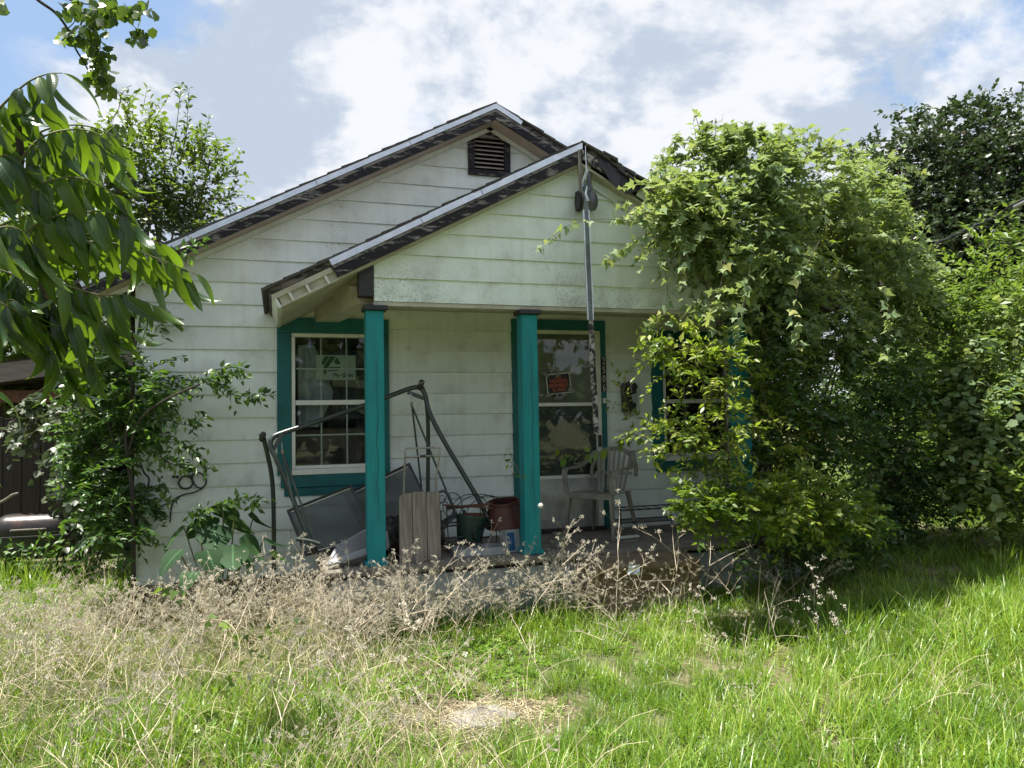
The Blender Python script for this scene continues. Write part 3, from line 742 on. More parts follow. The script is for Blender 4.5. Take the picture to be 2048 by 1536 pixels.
for (a, b) in ((1.08, 1.60), (1.70, 2.06), (2.16, 2.40)):
    for (p, q) in ((ix0 + .06, ix0 + .30), (ix1 - .30, ix1 - .06)):
        mb = MB(); e = .014
        for bx in ((p, q, a, a + e), (p, q, b - e, b), (p, p + e, a + e + .001, b - e - .001), (q - e, q, a + e + .001, b - e - .001)):
            mb.box(bx[0], bx[1], YW + .046, YW + .056, bx[2], bx[3])
        mb.build('panel_moulding', 'door_paint', inner)
D('lower_screen', 'insect_screen', ix0 + .002, ix1 - .002, YW - .012, YW - .010, 1.03, 1.71, bev=0)
D('door_latch', 'black_metal', fx1 - .050, fx1 - .020, YW - .085, YW - .051, 1.30, 1.42, bev=.004)
D('door_bell', 'vinyl_white', dx1 - .045, dx1 - .010, YW - .056, YW - .043, 1.745, 1.80, bev=.003)

# things in the front room seen through the left window
def sheet(name, pts, mat, label, cat, th=.004):
    m2 = MB(); P4 = [Vector(p) for p in pts]; n = len(P4)
    m2.add([p for p in P4] + [p + Vector((0, th, 0)) for p in P4], [tuple(range(n)), tuple(range(2 * n - 1, n - 1, -1))] + [(i, n + i, n + (i + 1) % n, (i + 1) % n) for i in range(n)])
    return tag(m2.build(name, mat), label, cat)
x0, x1, z0, z1, mz = LW
# crumpled plastic sheet hanging inside: a pleated surface
def drape(name, xa, xb, za, zb, Y, folds, amp, mat, label, cat, cut=None):
    nx, nz = 40, 14; V = []; 
    for j in range(nz + 1):
        for i in range(nx + 1):
            u, v = i / nx, j / nz
            x = xa + (xb - xa) * u; z = za + (zb - za) * v
            if cut: x = xa + (x - xa) * cut(v)
            V.append((x, Y + amp * math.sin(u * folds * 6.28 + 1.3 * math.sin(v * 4)) + amp * .6 * math.sin(v * 7 + u * 9), z))
    nV = len(V); V2 = V + [(a, b + .003, c) for a, b, c in V]
    F = []
    for j in range(nz):
        for i in range(nx):
            a = j * (nx + 1) + i; q = (a, a + 1, a + nx + 2, a + nx + 1); F += [q, tuple(nV + k for k in q[::-1])]
    m2 = MB(); m2.add(V2, F); return tag(m2.build(name, mat, None, True), label, cat)
drape('plastic_sheet', x0 + .03, x0 + .36, z0 + .38, z1 - .06, YW + .13, 2.0, .012, 'plastic_sheet', 'pale plastic sheet hung inside the left window', 'sheet', lambda v: 1 - .62 * max(0, min(1, abs(v - .40) * 1.5)) if v > .40 else .55 + .45 * v / .40)
drape('curtain', x0 + .12, x1 + .1, z0 + .45, z1 - .10, YW + .22, 4, .02, 'curtain', 'dull grey curtain drawn inside the left window', 'curtain')
cb = empty('cupboard', (.5, YW + .35, z0 - .2), 'brown wooden cupboard standing inside under the left window', 'cupboard')
MB().box(x0 - .1, x1 + .2, YW + .28, YW + .6, z0 - .6, z0 + .36).build('cupboard_body', 'shelf_wood', cb, bevel=.006)
MB().box(x0 + .26, x0 + .46, YW + .265, YW + .279, z0 + .02, z0 + .17).build('recess', 'dark_wood', cb)

# ================================================================== things on and by the porch
def text_mesh(s, size, mat, loc, parent, name='lettering', rotz=0, tilt=0, sx=1.0, bold=0.0):
    cu = bpy.data.curves.new('text', 'FONT'); cu.body = s; cu.size = size; cu.align_x = 'CENTER'; cu.align_y = 'CENTER'; cu.extrude = .0006; cu.offset = bold
    tmp = bpy.data.objects.new('text', cu); COL.objects.link(tmp)
    dg = bpy.context.evaluated_depsgraph_get(); me = bpy.data.meshes.new_from_object(tmp.evaluated_get(dg))
    bpy.data.objects.remove(tmp); me.materials.clear(); me.materials.append(MATS[mat])
    Mx = Matrix.Rotation(R(90), 4, 'X') @ Matrix.Rotation(tilt, 4, 'Z') @ Matrix.Diagonal((sx, 1, 1, 1))
    me.transform(Mx)
    o = bpy.data.objects.new(name, me); o.location = loc; link(o, parent); return o

# paper sheet behind the upper panes of the left window
a, b = at(632, 710, YW + .03), at(711.5, 760, YW + .03)
px0, px1, pz1, pz0 = a[0], b[0], a[2], b[2]; yy = YW + .030
ps = tag(MB().box(px0, px1, yy, yy + .002, pz0, pz1).build('paper_sheet', 'paper'), 'printed paper sheet with green triangle emblem behind the window panes', 'paper')
pw, phh = px1 - px0, pz1 - pz0
def flat(poly, y, mat, name, parent):
    return MB().prism([(px0 + u * pw, pz0 + v * phh) for u, v in poly], y - .0009, y - .0002).build(name, mat, parent)
flat([(.14, .72), (.22, .95), (.34, .95), (.20, .62), (.135, .62)], yy, 'print_green', 'emblem', ps)
flat([(.22, .62), (.36, .95), (.50, .95), (.30, .50), (.23, .18), (.19, .30), (.17, .45)], yy, 'print_green', 'emblem', ps)
flat([(.445, .74), (.53, .93), (.62, .64), (.50, .62)], yy, 'print_green', 'emblem', ps)
flat([(.335, .52), (.62, .53), (.54, .37), (.30, .36)], yy, 'print_green', 'emblem', ps)
text_mesh('Ply Gem', phh * .225, 'print_dark', (px0 + pw * .68, yy - .0006, pz0 + phh * .185), ps, bold=.0016)
a, b = at(665, 757, YW + .034), at(718, 772, YW + .034)
sheet('paper_scrap', [(a[0], YW + .034, a[2] + .03), (b[0], YW + .034, a[2] + .02), (b[0] + .01, YW + .034, b[2] - .02), (a[0], YW + .034, b[2])], 'paper_yellow', 'yellowed paper scrap below the printed sheet in the window', 'paper', .001)

# NO TRESPASSING sign taped on the storm door glass
sc = at(1117.5, 767, YW - .034); tilt = R(5.5)
sg = empty('warning_sign', tuple(sc), 'black NO TRESPASSING sign with orange letters taped to the storm door', 'sign')
def sgp(u, v, y): return (sc[0] + u * math.cos(tilt) - v * math.sin(tilt), y, sc[2] + u * math.sin(tilt) + v * math.cos(tilt))
def sgbox(name, mat, u0, u1, v0, v1, ya, yb, rr=0.012):
    pts = []
    for cx2, cy2, a0 in ((u1 - rr, v1 - rr, 0), (u0 + rr, v1 - rr, 90), (u0 + rr, v0 + rr, 180), (u1 - rr, v0 + rr, 270)):
        for k in range(4):
            an = R(a0 + k * 30); q = sgp(cx2 + rr * math.cos(an), cy2 + rr * math.sin(an), 0); pts.append((q[0], q[2]))
    return MB().prism(pts, ya, yb).build(name, mat, sg)
sgbox('board', 'sign_white', -.132, .132, -.105, .105, YW - .033, YW - .031)
sgbox('face', 'sign_black', -.121, .121, -.094, .094, YW - .0345, YW - .0335)
for s, v, sz in (('NO', .066, .046), ('TRESPASSING', .024, .050), ('PROHIBIDO', -.020, .052), ('EL PASO', -.064, .050)):
    q = sgp(0, v, YW - .0352); text_mesh(s, sz, 'sign_red', q, sg, tilt=tilt, sx={'TRESPASSING': .64, 'PROHIBIDO': .76}.get(s, .8), bold=.0004)
for (u, v, an, ln, wd) in ((-.13, .10, 150, .07, .03), (.0, .12, 85, .10, .034), (.13, -.085, -30, .075, .04), (-.03, -.115, 190, .08, .03), (.03, -.118, 8, .09, .03), (-.13, -.11, 200, .06, .035), (-.06, -.13, 100, .06, .025)):
    q = Vector(sgp(u, v, YW - .0375)); an = R(an); dd = Vector((math.cos(an), 0, math.sin(an)))
    MB().bar(q - dd * ln / 2, q + dd * ln / 2, wd, .0012, (0, 1, 0)).build('tape_strip', 'tape', sg)

# house number plate running down the door casing
a, b = at(1204, 714, YW - .047), at(1205, 783, YW - .047)
xm = 3.235
npl = tag(MB().box(xm - .027, xm + .027, YW - .052, YW - .046, b[2], a[2]).build('number_plate', 'sign_black'), 'narrow black plate with upright digits 2506 on the door casing', 'number plate')
for k, ch in enumerate('2506'):
    text_mesh(ch, .105, 'plate_number', (xm, YW - .0528, a[2] - .045 - k * (a[2] - b[2] - .08) / 3), npl, 'digit', sx=.62, bold=.0004)

# mailbox
m0 = at(1257, 797, YW - .06)
mbx = empty('mailbox', (m0[0], YW, m0[2]), 'black wall mailbox with a grey flyer sticking out beside the door', 'mailbox')
x, z = m0[0], m0[2]
MB().hexa([(x - .065, YW - .10, z - .14), (x + .065, YW - .10, z - .14), (x + .065, YW - .02, z - .14), (x - .065, YW - .02, z - .14),
           (x - .068, YW - .12, z + .10), (x + .068, YW - .12, z + .10), (x + .068, YW - .02, z + .10), (x - .068, YW - .02, z + .10)]).build('box', 'black_metal', mbx, bevel=.006)
lid = MB(); pr = [(-.074, 0), (-.074, .03), (-.05, .062), (0, .075), (.05, .062), (.074, .03), (.074, 0)]
lid.prism([(x + u, z + .102 + v) for u, v in pr], YW - .13, YW - .018).build('lid', 'black_metal', mbx)
MB().box(x - .006, x + .006, YW - .1345, YW - .131, z + .06, z + .115).build('catch', 'galvanised', mbx)
MB().bar((x + .028, YW - .132, z + .045), (x + .044, YW - .136, z - .045), .062, .004, (0, -1, 0)).build('flyer', 'grey_plastic', mbx)
for dx in (-.035, .035):
    pts = [(x + dx + .018 * math.cos(an), YW - .06 - .0 , z - .16 + .02 * math.sin(an)) for an in np.linspace(1.5, 6.8, 12)]
    MB().tube(pts, .004, 6).build('hook', 'black_metal', mbx)

# flood lamp under the porch peak, and the rake strip that has come loose and hangs from the peak
q = at(1181, 403, YP - .09)
fl = empty('flood_lamp', tuple(q), 'grey oval flood lamp fixed under the porch gable peak', 'lamp')
MB().lathe(q + np.array([0, -.0, -.085]), [(.012, 0), (.045, .01), (.062, .045), (.066, .09), (.060, .13), (.042, .162), (.012, .172)], 24).build('lamp_shade', 'lamp_grey', fl, True)
MB().lathe(q + np.array([-.01, .01, .09]), [(.026, 0), (.026, .17)], 14).build('stem', 'lamp_grey', fl, True)
MB().lathe(q + np.array([-.01, .01, .262]), [(.040, 0), (.040, .008), (.024, .012), (.024, .09)], 14).build('mount', 'trim_white', fl, True)
MB().lathe(q + np.array([-.10, .03, -.09]), [(.012, 0), (.028, .01), (.034, .08), (.03, .17), (.012, .185)], 16).build('second_shade', 'black_metal', fl, True)

hs = empty('loose_rake_strip', tuple(at(1166, 300, PY - .05)), 'long loose metal edged strip hanging from the porch gable peak', 'loose trim')
def hp(px, py, Y): return Vector(at(px, py, Y))
def ribbon(pts, wd, th, name, mat, tw=None):
    """flat strip along points, width mostly across x, optional twist per point"""
    P3 = [Vector(p) for p in pts]; V = []; n = len(P3)
    for i, p in enumerate(P3):
        a = tw[i] if tw else 0.0; ww = wd[i] if hasattr(wd, '__len__') else wd
        dx = Vector((math.cos(a), math.sin(a), 0)) * ww / 2; dy = Vector((-math.sin(a), math.cos(a), 0)) * th / 2
        V += [p - dx - dy, p + dx - dy, p + dx + dy, p - dx + dy]
    F = [(0, 1, 2, 3), tuple(4 * (n - 1) + k for k in (3, 2, 1, 0))]
    for i in range(n - 1):
        for k in range(4): F.append((4 * i + k, 4 * i + (k + 1) % 4, 4 * i + 4 + (k + 1) % 4, 4 * i + 4 + k))
    return MB().add(V, F).build(name, mat, hs)
Yh = PY - .035
top = hp(1171, 345, Yh)
cen = [(1172, 420, Yh), (1176, 520, Yh - .01), (1179, 590, Yh - .015), (1181, 640, Yh - .015)]
low = [(1181.5, 640, Yh - .012), (1185, 720, Yh - .015), (1189, 790, Yh - .02), (1193, 868, Yh - .03)]
ribbon([hp(*p) for p in cen], [.042, .044, .043, .040], .010, 'metal_face', 'strip_metal')
ribbon([hp(px - 5.5, py, Y - .006) for px, py, Y in cen], .010, .018, 'metal_lip', 'drip_metal')
ribbon([hp(px + 5, py, Y - .006) for px, py, Y in cen], .009, .018, 'metal_lip', 'drip_metal')
ribbon([hp(1170, 345, Yh + .0), hp(1172, 380, Yh - .005), hp(1173, 425, Yh - .008)], [.03, .05, .054], .008, 'metal_face', 'strip_metal', [.9, .4, 0])
ribbon([hp(1171, 292, Yh), hp(1172.5, 325, Yh - .01), hp(1174, 345, Yh - .015), hp(1167, 362, Yh - .01), hp(1166, 380, Yh), hp(1172, 395, Yh - .01)], [.016, .018, .03, .04, .03, .02], .004, 'bent_metal', 'drip_metal', [1.0, .9, .5, .1, .5, .9])
ribbon([hp(1174, 372, Yh - .02), hp(1171, 388, Yh - .02), hp(1176, 402, Yh - .022)], [.01, .02, .028], .003, 'bent_metal', 'drip_metal', [.3, .1, -.4])
ribbon([hp(*p) for p in low], [.040, .045, .046, .042], .018, 'wood_strip', 'peeling_strip')
ribbon([hp(1157, 300, Yh + .03), hp(1160, 340, Yh + .03), hp(1163, 385, Yh + .02)], [.02, .035, .03], .018, 'wood_splinter', 'old_wood')

# ------------------------------------------------------------------ collapsed garden swing frame
sw = empty('swing_frame', tuple(at_z(612, 1092, FLOOR)), 'dark green garden swing frame without its seat leaning on the porch', 'swing frame')
Ya, Yb_ = 6.62, 6.98
def tubep(name, pts, rad, mat='swing_metal', n=10, par=None, sub=7):
    return MB().tube(spline([at(*p) for p in pts], sub), rad, n).build(name, mat, par or sw, True)
tubep('front_tube', [(628, 1098, 6.48), (600, 1035, 6.52), (575, 970, 6.56), (551, 915, 6.58), (541, 893, 6.60), (545, 876, 6.62), (562, 867, 6.63), (620, 848, 6.65), (700, 821, 6.68), (790, 788, 6.70), (823, 776, 6.70), (840, 776, 6.70), (850, 790, 6.69), (858, 822, 6.66), (880, 868, 6.60), (925, 945, 6.52), (960, 1005, 6.45), (985, 1055, 6.36)], .021, n=12)
tubep('rear_leg', [(526, 872, 6.66), (534, 905, 6.72), (543, 950, 6.80), (547, 1010, 6.84), (548, 1140, 6.86)], .019)
tubep('rear_leg', [(845, 775, 6.72), (852, 800, 6.78), (856, 850, 6.86), (856, 930, 6.92), (855, 1075, 6.94)], .019)
for (p, q2) in (((543, 905, 6.60), (565, 868, 6.62)), ((848, 797, 6.68), (815, 784, 6.70))):
    MB().bar(at(*p), at(*q2), .035, .02, (0, 1, 0)).build('corner_brace', 'swing_metal', sw, bevel=.003)
for (px, py) in ((525, 873), (842, 768)):
    c = at(px, py, 6.66); MB().lathe(c, [(.012, -.045), (.024, -.03), (.026, .02), (.014, .04)], 12, (.3, -.2, 1)).build('end_cap', 'black_metal', sw, True)
    MB().tube([at(px - 4, py - 2, 6.64), at(px + (8 if px > 700 else -9), py - 4, 6.60)], .006, 8).build('bolt', 'steel', sw)
for (hx, hy, ends) in ((564, 890, ((588, 1010, 6.5), (632, 1090, 6.45))), (822, 794, ((843, 975, 6.66), (900, 1000, 6.5)))):
    MB().tube([at(hx, hy - 8, 6.64), at(hx, hy + 8, 6.62)], .005, 6).build('hook', 'steel', sw)
    MB().lathe(at(hx + 1, hy + 14, 6.62), [(.006, -.02), (.014, -.015), (.014, .015), (.006, .02)], 10).build('swivel', 'galvanised', sw, True)
    for e in ends:
        MB().tube([at(hx + 2, hy + 18, 6.62), at(*e)], .0085, 8).build('hanger_rod', 'swing_metal', sw, True)
tubep('seat_rail', [(593, 1078, 6.40), (620, 1082, 6.38), (640, 1088, 6.36)], .016)
for (px, py) in ((628, 1098), (985, 1055)):
    MB().lathe(at(px, py, 6.44 if px < 700 else 6.36), [(.026, -.02), (.026, .03)], 12, (.4, .2, -1)).build('foot_cap', 'black_metal', sw, True)

# ------------------------------------------------------------------ window screens leaning on the wall
def screen(quad, Y, label, seams):
    P4 = [Vector(at(*p)) for p in quad]
    e = empty('window_screen', tuple(P4[3]), label, 'window screen', 'loose window screens')
    n = len(P4)
    for i in range(4):
        a, b = P4[i], P4[(i + 1) % 4]; d = (b - a).normalized()
        MB().bar(a - d * .010 * (i % 2), b + d * .010 * (i % 2), .022, .012, (0, 1, 0)).build('frame_bar', 'black_metal', e, bevel=.002)
    mm = MB(); off = Vector((0, .002, 0)); mm.add(P4 + [p + off for p in P4], [(0, 1, 2, 3), (7, 6, 5, 4)] + [(i, 4 + i, 4 + (i + 1) % 4, (i + 1) % 4) for i in range(4)])
    mm.build('mesh', 'insect_screen', e)
    c0 = sum(P4, Vector()) / 4; q4 = [c0 + (p - c0) * .93 - Vector((0, .006, 0)) for p in P4]
    for i in (0, 2): MB().bar(q4[i], q4[(i + 1) % 4], .007, .004, (0, 1, 0)).build('edge_bead', 'drip_metal', e)
    return e
screen([(576, 1022, 6.86), (702, 972, 6.86), (748, 1075, 6.62), (612, 1110, 6.62)], 6.8, 'grey insect screen lying tilted under the left window', 0)
screen([(690, 990, 7.02), (818, 928, 7.02), (866, 1028, 6.82), (742, 1085, 6.82)], 6.9, 'grey insect screen standing behind the plank panel', 0)

# louvred grille panel lying tilted
P4 = [Vector(at(678, 1092, 6.30)), Vector(at(770, 1040, 6.42)), Vector(at(775, 1095, 6.16)), Vector(at(655, 1130, 6.05))]
lg = empty('louvre_panel', tuple(P4[3]), 'pale grey louvred appliance grille tipped against the left post', 'grille')
ex = (P4[1] - P4[0]); ey = (P4[3] - P4[0]); nn = ex.cross(ey).normalized(); nn = -nn if nn.z < 0 else nn
for i in range(4): MB().bar(P4[i], P4[(i + 1) % 4], .035, .02, nn).build('rim', 'grille_grey', lg, bevel=.003)
for k in range(11):
    a = P4[0] + ey * (.08 + k * .064); b = P4[1] + (P4[2] - P4[1]) * (.08 + k * .064)
    MB().bar(a, b, .007, .010, (nn + ey.normalized() * .6)).build('louvre', 'grille_grey', lg)
a, b, c, d2 = P4[0] + ey * .80, P4[1] + (P4[2] - P4[1]) * .80, P4[2], P4[3]
MB().hexa([a - nn * .02, b - nn * .02, c - nn * .02, d2 - nn * .02, a + nn * .012, b + nn * .012, c + nn * .012, d2 + nn * .012]).build('lower_panel', 'grille_grey', lg, bevel=.004)

# plank panel: three old boards side by side on the porch edge
b0 = at(797, 978, 6.10); b1 = at(880, 978, 6.10)
pp = empty('plank_panel', (float((b0[0] + b1[0]) / 2), 6.1, FLOOR), 'three weathered grey planks standing together right of the left post', 'planks')
xs = [b0[0], b0[0] + .108, b0[0] + .228, b1[0]]
for i in range(3):
    xa, xb = xs[i] + .002, xs[i + 1] - .002; h = (1.012, 1.020, 1.016)[i]
    prf = [(xa, FLOOR), (xb, FLOOR), (xb, h - (.006 if i < 2 else .02)), (xb - .012, h), (xa + (.03 if i == 0 else .008), h), (xa, h - (.03 if i == 0 else .006))]
    MB().prism(prf, 6.08 + .004 * i, 6.118 + .004 * i).build('plank', 'old_wood', pp, bevel=.002)
MB().box(b0[0] + .02, b1[0] - .02, 6.132, 6.16, .70, .78).build('batten', 'old_wood', pp)
# tube framed hand cart handle behind it
hc = empty('hand_cart', tuple(at_z(845, 1085, FLOOR)), 'bare tubular hand cart standing behind the weathered planks', 'hand cart')
for name, pts in (('side_tube', [(806, 1075, 6.3), (808, 960, 6.3), (811, 897, 6.3)]), ('side_tube', [(876, 1075, 6.3), (872, 960, 6.3), (881, 896, 6.3)])):
    MB().tube([at(*p) for p in pts], .009, 8).build(name, 'galvanised', hc, True)
MB().tube([at(811, 897, 6.3), at(881, 895, 6.3)], .008, 8).build('handle_bar', 'galvanised', hc, True)
MB().tube([at(809, 914, 6.3), at(878, 911, 6.3)], .007, 8).build('cross_bar', 'galvanised', hc, True)
MB().tube([at(840, 912.5, 6.3), at(851, 912, 6.3)], .011, 8).build('grip', 'black_metal', hc, True)
for px in (802, 880):
    MB().lathe(at(px, 1072, 6.34) + np.array([0, 0, 0]), [(.03, -.018), (.075, -.018), (.08, 0), (.075, .018), (.03, .018)], 18, (1, .2, 0)).build('wheel', 'black_metal', hc, True)

# heap of odds and ends behind the boards
bt = empty('bent_tube_chair', tuple(at_z(910, 1085, FLOOR)), 'dark bent tube chair frame lying behind the planks', 'chair frame')
for pts in ([(876, 985, 6.45), (888, 982, 6.45), (896, 990, 6.44), (905, 1012, 6.42), (912, 1032, 6.40)], [(880, 1048, 6.42), (896, 1036, 6.40), (914, 1028, 6.38)], [(880, 1020, 6.5), (882, 1060, 6.46), (886, 1090, 6.44)]):
    MB().tube(spline([at(*p) for p in pts], 5), .013, 8).build('tube', 'swing_metal', bt, True)
P4 = [Vector(at(880, 1048, 6.40)), Vector(at(914, 1024, 6.40)), Vector(at(917, 1032, 6.36)), Vector(at(882, 1062, 6.36))]
MB().hexa([p for p in P4] + [p + Vector((0, .03, .01)) for p in P4]).build('arm_rest', 'swing_metal', bt, bevel=.003)
st = empty('scroll_stand', tuple(at_z(940, 1085, FLOOR)), 'thin wire plant stand with scrolls and arched hoops', 'plant stand')
def circ(px, py, r, Y, a0=0, a1=6.283, n=18, sy=1.0):
    c = at(px, py, Y); return [(c[0] + r * math.cos(a), c[1] + .15 * r * math.sin(a * 2), c[2] + sy * r * math.sin(a)) for a in np.linspace(a0, a1, n)]
for args in ((905, 1010, .085, 6.40, 0, 6.28, 20, 1.25), (940, 1030, .19, 6.38, .25, 2.9, 18, .95), (975, 1035, .20, 6.34, .2, 2.95, 18, .95), (884, 998, .030, 6.42, 1.0, 6.6, 14), (888, 1014, .045, 6.42, -1, 4.5, 14), (958, 1040, .26, 6.36, .3, 2.8, 18, .85)):
    MB().tube(circ(*args), .0042, 6).build('hoop', 'black_metal', st, True)
for px in (893, 925, 960, 990): MB().tube([at(px, 1012, 6.38), at(px + 4, 1088, 6.36)], .0045, 6).build('leg', 'black_metal', st, True)
ri = empty('rusty_rack', tuple(at_z(930, 1080, FLOOR)), 'rusty flat iron bar rack lying across the junk heap', 'rack')
MB().bar(at(885, 1010, 6.42), at(985, 1016, 6.34), .03, .012).build('bar', 'rust', ri); MB().bar(at(892, 1016, 6.44), at(985, 1008, 6.36), .012, .025).build('bar', 'rust', ri)
MB().bar(at(928, 1030, 6.42), at(968, 1030, 6.40), .05, .035).build('block', 'rust', ri, bevel=.004)
MB().bar(at(928, 1020, 6.41), at(932, 1060, 6.40), .02, .02).build('strut', 'rust', ri)
def bucket(name, px, py, Y, r0_, r1_, h_, axis, mat, label, cat):
    c = at(px, py, Y); e = empty(name, tuple(c), label, cat)
    MB().lathe(c, [(r0_, 0), (r1_, h_), (r1_ + .012, h_), (r1_ + .012, h_ + .02), (r1_ - .006, h_ + .02), (r1_ - .008, h_ - .01), (r0_ - .006, .012)], 24, axis, True, True).build('body', mat, e, True)
    return e
rb = bucket('red_tub', 1012, 1050, 6.42, .19, .135, .20, (-.12, -.1, 1), 'red_plastic', 'dull red plastic tub turned upside down by the right post', 'tub')
gp = bucket('green_pot', 938, 1082, 6.36, .105, .135, .20, (.15, .05, 1), 'green_plastic', 'dark green flower pot in the junk heap', 'flower pot')
bx = empty('carton', tuple(at_z(1030, 1093, FLOOR)), 'grey carton with a blue printed panel at the foot of the right post', 'carton')
c = at(1030, 1068, 6.22)
MB().hexa([(c[0] - .09, 6.16, FLOOR + .0), (c[0] + .05, 6.20, FLOOR + .0), (c[0] + .03, 6.34, FLOOR + .0), (c[0] - .11, 6.30, FLOOR), (c[0] - .10, 6.17, FLOOR + .19), (c[0] + .035, 6.21, FLOOR + .19), (c[0] + .015, 6.35, FLOOR + .18), (c[0] - .12, 6.31, FLOOR + .18)]).build('box', 'grey_plastic', bx, bevel=.005)
MB().hexa([(c[0] - .08, 6.160, FLOOR + .02), (c[0] - .01, 6.181, FLOOR + .02), (c[0] - .01, 6.184, FLOOR + .02), (c[0] - .08, 6.163, FLOOR + .02), (c[0] - .09, 6.169, FLOOR + .17), (c[0] - .02, 6.190, FLOOR + .17), (c[0] - .02, 6.193, FLOOR + .17), (c[0] - .09, 6.172, FLOOR + .17)]).build('printed_panel', 'blue_print', bx)
tr = empty('shallow_tray', tuple(at_z(940, 1098, FLOOR)), 'dark shallow tray at the porch edge below the green pot', 'tray')
c = at_z(938, 1096, FLOOR)
MB().box(c[0] - .20, c[0] + .20, 6.16, 6.36, FLOOR, FLOOR + .02).build('tray_base', 'black_metal', tr)
for (xa, xb, ya, yb) in ((-.20, .20, 6.145, 6.16), (-.20, .20, 6.36, 6.375)): MB().box(c[0] + xa, c[0] + xb, ya, yb, FLOOR, FLOOR + .06).build('rim', 'grey_plastic', tr)
for dx in (-.215, .20): MB().box(c[0] + dx, c[0] + dx + .015, 6.145, 6.375, FLOOR, FLOOR + .06).build('rim', 'grey_plastic', tr)
sr = rng
def bag():
    c = at_z(783, 1106, FLOOR); bm_ = bmesh.new(); bmesh.ops.create_icosphere(bm_, subdivisions=4, radius=1.0)
    for v in bm_.verts:
        n = v.co.copy(); k = 1 + .10 * math.sin(n.x * 7 + n.z * 5) + .08 * math.sin(n.y * 9 - n.x * 6 + 1) + .05 * math.sin(n.z * 17 + n.x * 13)
        v.co = Vector((n.x * .16 * k, n.y * .13 * k, max(n.z * k, -.75) * .17 + .128 + .05 * max(0, n.z) ** 4))
    me = bpy.data.meshes.new('rubbish_bag'); bm_.to_mesh(me); bm_.free(); me.materials.append(MATS['black_plastic']); me.polygons.foreach_set('use_smooth', np.ones(len(me.polygons), dtype=bool))
    o = bpy.data.objects.new('rubbish_bag', me); o.location = (c[0], 6.36, FLOOR); link(o); tag(o, 'crumpled black rubbish bag slumped between the left post and the planks', 'bag')
bag()
hs2 = empty('garden_hose', tuple(at_z(930, 1090, FLOOR)), 'loose dark garden hose coiled over the junk heap', 'hose')
for k, (px, py, r_, Y) in enumerate(((905, 1060, .11, 6.30), (912, 1066, .12, 6.26), (965, 1065, .10, 6.28))):
    c = at(px, py, Y); MB().tube([(c[0] + r_ * math.cos(a), Y + .06 * math.sin(a + k), c[2] + .6 * r_ * math.sin(a) + .012 * math.sin(3 * a)) for a in np.linspace(.3 * k, 6.6, 26)], .008, 7).build('hose_loop', 'black_metal', hs2, True)
def stick_pile():
    e = empty('stick_pile', tuple(at_z(950, 1115, FLOOR)), 'low scatter of brown sticks along the porch edge', 'sticks')
    for k in range(12):
        px, py = 890 + 11 * k, 1100 + random.uniform(-6, 12); p = Vector(at_z(px, py, FLOOR)) + Vector((0, .12, .012))
        an = random.uniform(-.5, .5); L = random.uniform(.10, .22); dd = Vector((math.cos(an), math.sin(an) * .5, random.uniform(-.01, .06)))
        MB().tube([p - dd * L / 2, p + Vector((0, .01, .006)), p + dd * L / 2], .006, 5).build('stick', 'bark', e)
stick_pile()

